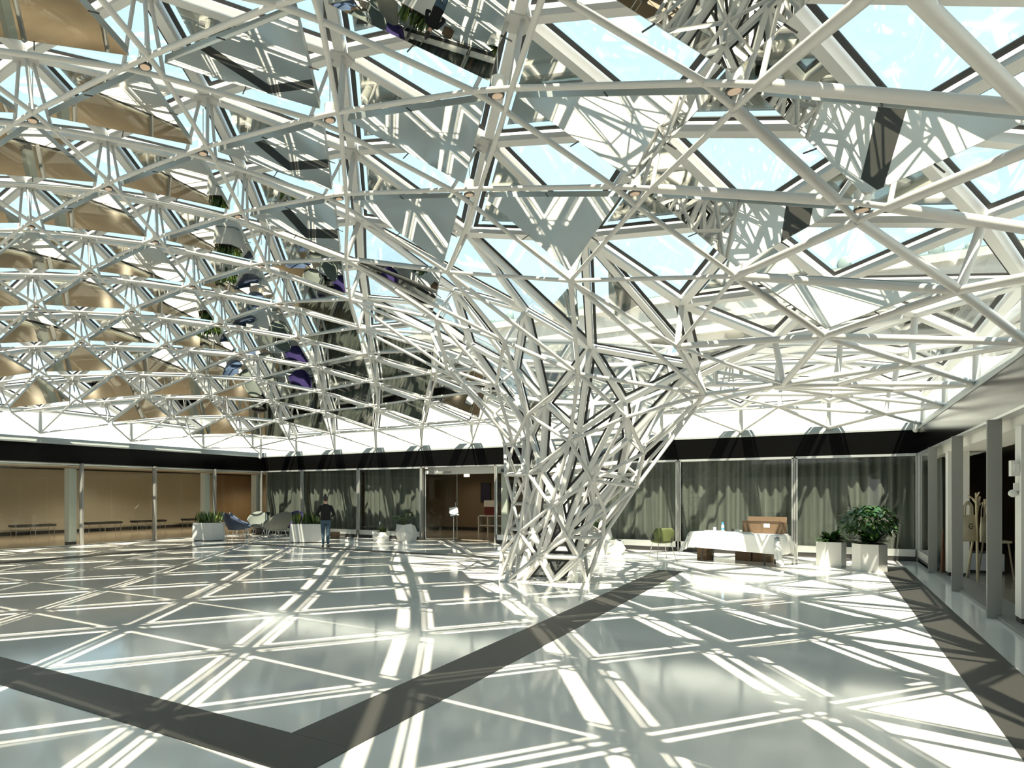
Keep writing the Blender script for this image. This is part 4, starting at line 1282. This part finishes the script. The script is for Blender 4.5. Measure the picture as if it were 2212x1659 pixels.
# bottle
r = empty('bottle', tloc(-0.40, 0.10, ZT), 0, 'pale bottle with a blue cap standing on the white table', 'bottle')
b = MB(); b.tube((0, 0, 0), (0, 0, 0.15), 0.034, n=16); b.tube((0, 0, 0.15), (0, 0, 0.18), 0.034, 0.02, n=16); b.build('bottle_body', M['label'], r)
b = MB(); b.tube((0, 0, 0.18), (0, 0, 0.235), 0.026, n=16); b.build('cap', M['bluecap'], r)
b = MB(); b.tube((0, 0, 0.05), (0, 0, 0.09), 0.0345, n=16); b.build('label_band', M['bluecap'], r)
on_table('drinking_glass', -0.62, 0.15, lambda b: b.tube((0, 0, 0), (0, 0, 0.10), 0.033, 0.038, 14), M['label'], 'small drinking glass left of the blue capped bottle', 'glass')
on_table('paper_stack', -0.50, -0.12, lambda b: b.box((0, 0, 0.012), (0.42, 0.22, 0.024)), M['paper'], 'flat stack of white paper left of centre on the table', 'paper', 0.1)
on_table('paper_stack', 0.02, -0.1, lambda b: b.box((0, 0, 0.008), (0.30, 0.24, 0.016)), M['paper'], 'thin spread of white paper in the middle of the table', 'paper', -0.3)
on_table('napkin_box', -0.02, 0.16, lambda b: b.box((0, 0, 0.025), (0.20, 0.14, 0.05)), M['paper'], 'white box standing at the back middle of the table', 'box', 0.2)
on_table('black_cup', -0.12, -0.02, lambda b: b.tube((0, 0, 0), (0, 0, 0.085), 0.028, n=14), M['dark'], 'small black cup in the middle of the table', 'cup')
on_table('tray', 0.28, -0.2, lambda b: (b.box((0, 0, 0.01), (0.26, 0.16, 0.02)), b.box((0, 0, 0.025), (0.22, 0.12, 0.012))), M['alu'], 'shallow grey tray in front of the cardboard carton', 'tray', 0.1)
on_table('booklet', -0.26, -0.26, lambda b: b.box((0, 0, 0.006), (0.15, 0.10, 0.012)), M['alu'], 'small grey booklet at the front edge of the table', 'booklet', 0.2)
# boxes under the table
def card_box(u, v, w, d, h, m, lab, rz=0.0):
    r = empty('cardboard_box', tloc(u, v, 0), TR + rz, lab, 'box')
    b = MB(); b.box((0, 0, h / 2), (w, d, h)); b.build('body', m, r)
    b = MB(); b.box((0, 0, h + 0.0015), (0.05, d, 0.003)); b.build('tape', M['card2'] if m != M['card2'] else M['card'], r)
card_box(-0.86, 0.12, 0.24, 0.34, 0.42, M['card2'], 'dark brown cardboard box under the left end of the table')
card_box(-0.10, 0.72, 0.38, 0.3, 0.30, M['card'], 'light brown cardboard box under the middle of the table, the left of two')
card_box(0.34, 0.72, 0.42, 0.3, 0.30, M['card'], 'light brown cardboard box under the middle of the table, the right of two')

# ---- hexagonal planters on the right
def hex_planter(x, y, rad, h, rz, lab):
    r = empty('planter', (x, y, 0), rz, lab, 'planter', None)
    ring = [(rad * math.cos(k * math.pi / 3), rad * math.sin(k * math.pi / 3)) for k in range(6)]
    b = MB(); b.prism(ring, 0, h, 0)
    b.build('shell', M['planter'], r)
    b = MB(); b.prism([(p[0] * 0.9, p[1] * 0.9) for p in ring], h, h + 0.012); b.build('soil', M['soil'], r)
hex_planter(0.10, 18.78, 0.30, 0.58, FA + 0.12, 'white hexagonal planter nearest the table, of the pair on the right')
hex_planter(0.80, 18.10, 0.32, 0.60, FA - 0.10, 'larger white hexagonal planter at the head of the straight floor grate')
rosette('leafy_plant', 0.10, 18.78, 0.585, 0.50, 0.38, 95, [M['leaf'], M['leaf2'], M['leaf2']], 'low broad leaved plant in the hexagonal planter nearest the table', 15, 0.12, bend=0.35)
rosette('leafy_plant', 0.80, 18.10, 0.61, 0.50, 0.46, 95, [M['leaf'], M['leaf2'], M['leaf2']], 'broad leaves spreading at the foot of the tall bushy plant', 16, 0.12, bend=0.35)
rr = random.Random(44)
r = empty('bushy_plant', (0.80, 18.10, 0.61), 0, 'tall bushy green plant with a rounded crown rising from the right hexagonal planter', 'plant')
s = MB(); b1 = MB(); b2 = MB()
for i in range(6):
    a = i * 1.05; s.path([(0.03 * math.cos(a), 0.03 * math.sin(a), 0), (0.12 * math.cos(a), 0.12 * math.sin(a), 0.4), (0.28 * math.cos(a), 0.28 * math.sin(a), 0.62)], [0.014, 0.011, 0.007], 6)
for i in range(560):
    a = rr.uniform(0, 6.28); ph = rr.uniform(-0.9, 1.5)
    q = rr.uniform(0.75, 1.0)
    c = Vector((0.50 * q * math.cos(a) * math.cos(ph), 0.50 * q * math.sin(a) * math.cos(ph), 0.50 + 0.36 * q * math.sin(ph)))
    if c.z < 0.1: continue
    l = rr.uniform(0.13, 0.19)
    a += rr.uniform(-0.9, 0.9); dr = Vector((math.cos(a), math.sin(a), rr.uniform(-1.5, 0.1))).normalized()
    leaf_blade(b1 if rr.random() < 0.5 else b2, c, c + dr * l, 0.075, 0.03, 3)
s.build('stem', M['stem'], r); b1.build('foliage', M['leaf'], r); b2.build('foliage', M['leaf2'], r)

# ---- things behind the right glass wall
r = empty('coat_rack', (2.40, 16.80, 0), 0, 'pale wooden coat rack behind the right glass wall, carrying a canvas tote bag', 'coat rack')
b = MB(); b.tube((0.02, 0, 0), (0, 0, 1.72), 0.022, n=10); b.build('post', M['polewood'], r)
b = MB(); b.tube((0.32, -0.1, 0), (0.12, 0, 1.6), 0.022, n=10); b.build('post', M['polewood'], r)
b = MB(); b.tube((-0.1, 0.35, 0), (0.05, 0.0, 1.65), 0.020, n=10); b.build('post', M['polewood'], r)
for k in range(4):
    a = k * 1.5 + 0.4
    b = MB(); b.tube((0, 0, 1.45 + 0.06 * k), (0.13 * math.cos(a), 0.13 * math.sin(a), 1.55 + 0.06 * k), 0.014, n=8); b.build('peg', M['polewood'], r)
def tote(x, y, z, rz, w, h, lab, m):
    r = empty('tote_bag', (x, y, z), rz, lab, 'bag')
    b = MB(); n = 10; vs = []
    for sgn in (-1, 1):
        for j in range(n + 1):
            for i in range(n + 1):
                u = -1 + 2 * i / n; v = j / n
                bul = 0.055 * (1 - u * u) * math.sin(math.pi * min(1, v * 0.9 + 0.1)) + 0.008
                vs.append((u * w / 2 * (0.8 + 0.2 * (1 - v)), sgn * bul, -h * v if False else -h + h * v))
    fs = []
    N_ = (n + 1) ** 2
    for j in range(n):
        for i in range(n):
            q = (j * (n + 1) + i, j * (n + 1) + i + 1, (j + 1) * (n + 1) + i + 1, (j + 1) * (n + 1) + i)
            fs.append(q); fs.append(tuple(N_ + a for a in reversed(q)))
    for i in range(n):
        fs.append((i, N_ + i, N_ + i + 1, i + 1))
        for c_ in (i * (n + 1), i * (n + 1) + n):
            fs.append((c_, c_ + n + 1, N_ + c_ + n + 1, N_ + c_))
    b.add(vs, fs, 0, True); b.build('bag_body', m, r)
    b = MB(); pts = [(-w * 0.22, 0, -0.01), (-w * 0.2, 0, 0.16), (0, 0, 0.26), (w * 0.2, 0, 0.16), (w * 0.22, 0, -0.01)]
    for dy in (-0.02, 0.02):
        for p, q in zip(pts, pts[1:]): b.beam((p[0], dy, p[2]), (q[0], dy, q[2]), 0.03, 0.004, (0, 1, 0))
    b.build('handle', m, r)
    # printed mark: an open ring with a bar
    b = MB()
    for k in range(14):
        a = math.radians(40 + 280 * k / 13); a2 = math.radians(40 + 280 * (k + 1) / 13)
        if k < 13: b.beam((0.045 * math.cos(a), -0.064, -h * 0.42 + 0.045 * math.sin(a)), (0.045 * math.cos(a2), -0.064, -h * 0.42 + 0.045 * math.sin(a2)), 0.014, 0.003, (0, 1, 0))
    b.ext(0.0, 0.05, -0.066, -0.062, -h * 0.42 - 0.012, -h * 0.42 + 0.004)
    b.build('printed_mark', M['dark'], r)
tote(2.24, 16.52, 1.30, FA - math.pi / 2 + 0.1, 0.36, 0.50, 'cream canvas tote bag with a dark printed mark, hanging from the coat rack', M['canvas'])
tote(2.48, 16.55, 1.26, FA - math.pi / 2 + 0.5, 0.36, 0.46, 'second canvas tote bag hanging just behind the first on the coat rack', M['canvas'])
for i, (x, y, a) in enumerate([(2.02, 18.02, 0.03), (2.08, 18.10, -0.02), (2.15, 18.0, 0.02), (2.22, 18.08, -0.02)]):
    b = MB(); b.tube((0, 0, 0), (a, 0.05, 0.95), 0.03, 0.012, 8)
    tag(b.build('wooden_stick', M['redwood']), ('reddish wooden stick behind the right fins, first from the left', 'reddish wooden stick behind the right fins, second from the left', 'reddish wooden stick behind the right fins, third from the left', 'reddish wooden stick behind the right fins, last on the right')[i], 'stick', 'reddish wooden sticks by the right glass').location = (x, y, 0.0)
r = empty('display_stool', (2.85, 17.9, 0), 0.3, 'wooden display stool in the dark room behind the coat rack', 'stool')
b = MB(); b.box((0, 0, 0.74), (0.36, 0.36, 0.05)); b.build('seat', M['canvas'], r)
b = MB(); b.tube((0, 0, 0.77), (0.05, 0, 1.25), 0.03, 0.05, 10); b.build('back_support', M['polewood'], r)
for sx, sy in ((1, 1), (1, -1), (-1, 1), (-1, -1)):
    b = MB(); b.tube((0.14 * sx, 0.14 * sy, 0.72), (0.2 * sx, 0.2 * sy, 0), 0.016, n=8); b.build('leg', M['polewood'], r)
r = empty('glass_barrier', (2.75, 19.4, 0), 0, 'low glass fronted case on the floor behind the right glass wall', 'case')
b = MB(); b.ext(-0.25, 0.4, -0.5, 0.4, 0.0, 0.06); b.build('case_base', M['base'], r)
b = MB(); b.ext(-0.25, 0.4, -0.5, 0.4, 0.06, 0.42); b.build('case_body', M['edge'], r)

# small white camera on the gutter corners
for (x, y, lab) in ((XL + 0.12, YF - 0.16, 'small white security camera in the far left corner under the canopy edge'), (XR - 0.07, YF - 0.07, 'small white security camera in the far right corner under the canopy edge')):
    r = empty('security_camera', (x, y, Z2 + 0.02), 0, lab, 'camera')
    b = MB(); b.box((0, 0, 0.09), (0.10, 0.10, 0.18)); b.build('bracket', M['plaster'], r)
    b = MB(); b.ball((0, -0.02, -0.03), 0.065, 12, 8); b.build('camera_dome', M['plaster'], r)

# =================================================================== the person
def skin_obj(name, joints, edges, m, parent, root=0, sub=2, extra=None):
    me = bpy.data.meshes.new(name)
    me.from_pydata([j[0] for j in joints], edges, [])
    o = bpy.data.objects.new(name, me); COL.objects.link(o)
    md = o.modifiers.new('skin', 'SKIN'); md.use_smooth_shade = True
    for i, j in enumerate(joints):
        rr_ = j[1] if isinstance(j[1], tuple) else (j[1], j[1])
        sv = me.skin_vertices[0].data[i]; sv.radius = rr_; sv.use_root = (i == root)
    s_ = o.modifiers.new('subdivision', 'SUBSURF'); s_.levels = sub; s_.render_levels = sub
    me.materials.append(m)
    if parent: o.parent = parent
    return o
# local frame: faces +x, z up; 1.62 m tall without the bun
pr = empty('person', (-13.42, 16.70, 0), FA + 0.12, 'person in black sweater and blue jeans, hair in a bun, standing with back turned', 'person')
def sh(s): return [(0.01, 0.20 * s, 1.30), (0.02, 0.27 * s, 1.06), (0.19, 0.20 * s, 0.98), (0.26, 0.15 * s, 1.00)]
bodyJ = [((0, 0, 0.88), 0.085), ((0, 0, 1.05), 0.075), ((0, 0, 1.24), 0.075), ((0.0, 0, 1.36), (0.052, 0.052)), ((0.015, 0, 1.44), (0.047, 0.05)), ((0.03, 0.01, 1.50), (0.062, 0.075)), ((0.035, 0.01, 1.57), (0.066, 0.085)), ((0.02, 0.01, 1.625), (0.045, 0.055))]
bodyE = [(0, 1), (1, 2), (2, 3), (3, 4), (4, 5), (5, 6), (6, 7)]
for s in (-1, 1):
    i0 = len(bodyJ); S_ = sh(s)
    bodyJ += [(S_[0], 0.04), (S_[1], 0.036), (S_[2], 0.026), (S_[3], (0.030, 0.016))]
    bodyE += [(2, i0), (i0, i0 + 1), (i0 + 1, i0 + 2), (i0 + 2, i0 + 3)]
    i0 = len(bodyJ)
    bodyJ += [((0, 0.080 * s, 0.80), 0.060), ((0.01, 0.082 * s, 0.46), 0.040), ((-0.01, 0.078 * s, 0.10), 0.032), ((0.0, 0.080 * s, 0.045), 0.030), ((0.11, 0.090 * s, 0.03), 0.022)]
    bodyE += [(0, i0), (i0, i0 + 1), (i0 + 1, i0 + 2), (i0 + 2, i0 + 3), (i0 + 3, i0 + 4)]
skin_obj('body', bodyJ, bodyE, M['skin'], pr)
for s in (-1, 1):
    w = Vector(sh(s)[3])
    for k, (dy, L) in enumerate(((-0.022, 0.055), (-0.008, 0.066), (0.007, 0.063), (0.020, 0.05))):
        a = w + Vector((0.02, dy, 0)); skin_obj('finger', [(a, 0.009), (a + Vector((L * 0.6, 0, 0.004)), 0.008), (a + Vector((L, -0.012 * s, 0.02)), 0.007)], [(0, 1), (1, 2)], M['skin'], pr, sub=1)
    a = w + Vector((0.0, -0.03 * s, 0.01)); skin_obj('thumb', [(a, 0.010), (a + Vector((0.025, -0.015 * s, 0.015)), 0.009), (a + Vector((0.05, -0.012 * s, 0.022)), 0.008)], [(0, 1), (1, 2)], M['skin'], pr, sub=1)
# face: nose, eyes, mouth, ears
b = MB(); b.ball((0.122, 0.01, 1.535), 0.014, 8, 6, 0, (1.2, 0.8, 1.3)); b.build('nose', M['skin'], pr)
b = MB()
for s in (-1, 1): b.ball((0.106, 0.01 + 0.030 * s, 1.558), 0.008, 8, 6)
b.build('eyes', M['dark'], pr)
b = MB(); b.ball((0.112, 0.01, 1.498), 0.012, 8, 6, 0, (0.5, 1.6, 0.4)); b.build('mouth', M['red'], pr)
for s in (-1, 1):
    b = MB(); b.ball((0.03, 0.01 + 0.078 * s, 1.545), 0.022, 8, 6, 0, (0.7, 0.35, 1.2)); b.build('ear', M['skin'], pr)
b = MB(); b.ball((0.012, 0.01, 1.565), 0.098, 18, 12, 0, (0.98, 0.86, 1.04)); b.ball((-0.05, 0.01, 1.535), 0.066, 14, 8, 0, (0.8, 1.0, 0.9)); b.build('hair', M['hair'], pr)
b = MB(); b.ball((-0.035, 0.01, 1.675), 0.043, 12, 8, 0, (1, 1, 0.85)); b.build('hair_bun', M['hair'], pr)
def loft(b, secs, n=20):
    """closed surface through ellipse sections (centre, half depth x, half width y)"""
    vs = []
    for c, rx, ry in secs:
        for k in range(n):
            t = 2 * math.pi * k / n
            vs.append((c[0] + rx * math.cos(t), c[1] + ry * math.sin(t), c[2]))
    m = len(secs)
    fs = [(j * n + k, j * n + (k + 1) % n, (j + 1) * n + (k + 1) % n, (j + 1) * n + k) for j in range(m - 1) for k in range(n)]
    fs += [tuple(reversed(range(n))), tuple(range((m - 1) * n, m * n))]
    b.add(vs, fs, 0, True)
def limb(b, pts, rs):
    b.path(pts, rs, 14)
    for p, r_ in zip(pts, rs): b.ball(p, r_, 14, 10)
b = MB()
loft(b, [((0, 0, 0.86), 0.115, 0.165), ((0, 0, 0.90), 0.122, 0.172), ((0, 0, 1.00), 0.112, 0.158), ((0, 0, 1.12), 0.112, 0.165), ((0, 0, 1.22), 0.115, 0.185), ((0, 0, 1.29), 0.105, 0.188), ((0, 0, 1.335), 0.085, 0.160), ((0, 0, 1.365), 0.068, 0.105), ((0.004, 0, 1.385), 0.056, 0.066)])
for s in (-1, 1):
    S_ = sh(s)
    limb(b, [(0.003, 0.165 * s, 1.288), (0.012, 0.225 * s, 1.17), S_[1], tuple(Vector(S_[1]).lerp(Vector(S_[2]), 0.88))], [0.062, 0.058, 0.052, 0.040])
b.build('sweater', M['sweater'], pr)
b = MB()
loft(b, [((0, 0, 0.93), 0.095, 0.140), ((-0.008, 0, 0.86), 0.112, 0.162), ((-0.01, 0, 0.80), 0.112, 0.168), ((-0.006, 0, 0.755), 0.095, 0.160)])
for s in (-1, 1):
    limb(b, [(-0.004, 0.078 * s, 0.78), (0.002, 0.082 * s, 0.62), (0.012, 0.082 * s, 0.46), (0.0, 0.080 * s, 0.28), (-0.008, 0.078 * s, 0.12)], [0.088, 0.074, 0.055, 0.050, 0.040])
b.build('jeans', M['jeans'], pr)
for s in (-1, 1):
    b = MB(); b.ball((0.045, 0.090 * s, 0.036), 0.045, 14, 8, 0, (2.6, 1.0, 0.78)); b.build('shoe', M['shoe'], pr)

# =================================================================== outside: the stone building beyond the far roof
sb = empty('stone_building', (0, 33, 0), 0, 'pale stone building with tall columns and a crested cornice beyond the glass canopy', 'building')
b = MB(); b.ext(-46, 24, 1.4, 9, 0, 8.7); b.build('wall', M['stone2'], sb)
b = MB(); b.ext(-46, 24, -3.4, -3.1, 0, 6.3); b.build('terrace_wall', M['plaster'], sb)
b = MB(); b.ext(-46, 24, -1.0, 9, 8.8, 10.3); b.ext(-46, 24, -1.3, 9, 10.3, 10.6); b.ext(-46, 24, -1.1, 9, 9.35, 9.45); b.build('entablature', M['stone'], sb)
for i in range(22):
    x = -44 + 3.05 * i
    b = MB(); b.tube((x, 0, 3.3), (x, 0, 8.3), 0.50, 0.43, 20); b.build('column_shaft', M['stone'], sb)
    b = MB(); b.ext(x - 0.62, x + 0.62, -0.55, 0.55, 8.55, 8.8)
    for sx in (-1, 1): b.tube((x + 0.55 * sx, -0.5, 8.36), (x + 0.55 * sx, 0.5, 8.36), 0.24, n=16)
    b.ext(x - 0.55, x + 0.55, -0.45, 0.45, 8.3, 8.56); b.build('capital', M['stone'], sb)
cr = []
b = MB()
for i in range(70):
    x = -45 + 0.95 * i
    big = i % 3 == 0
    h = 0.55 if big else 0.32
    b.ball((x, -0.9, 10.6 + h * 0.45), h * 0.6, 8, 6, 0, (0.75, 0.4, 1.1)); b.ext(x - 0.48, x + 0.48, -1.0, -0.8, 10.6, 10.74)
b.build('cresting', M['copper'], sb)
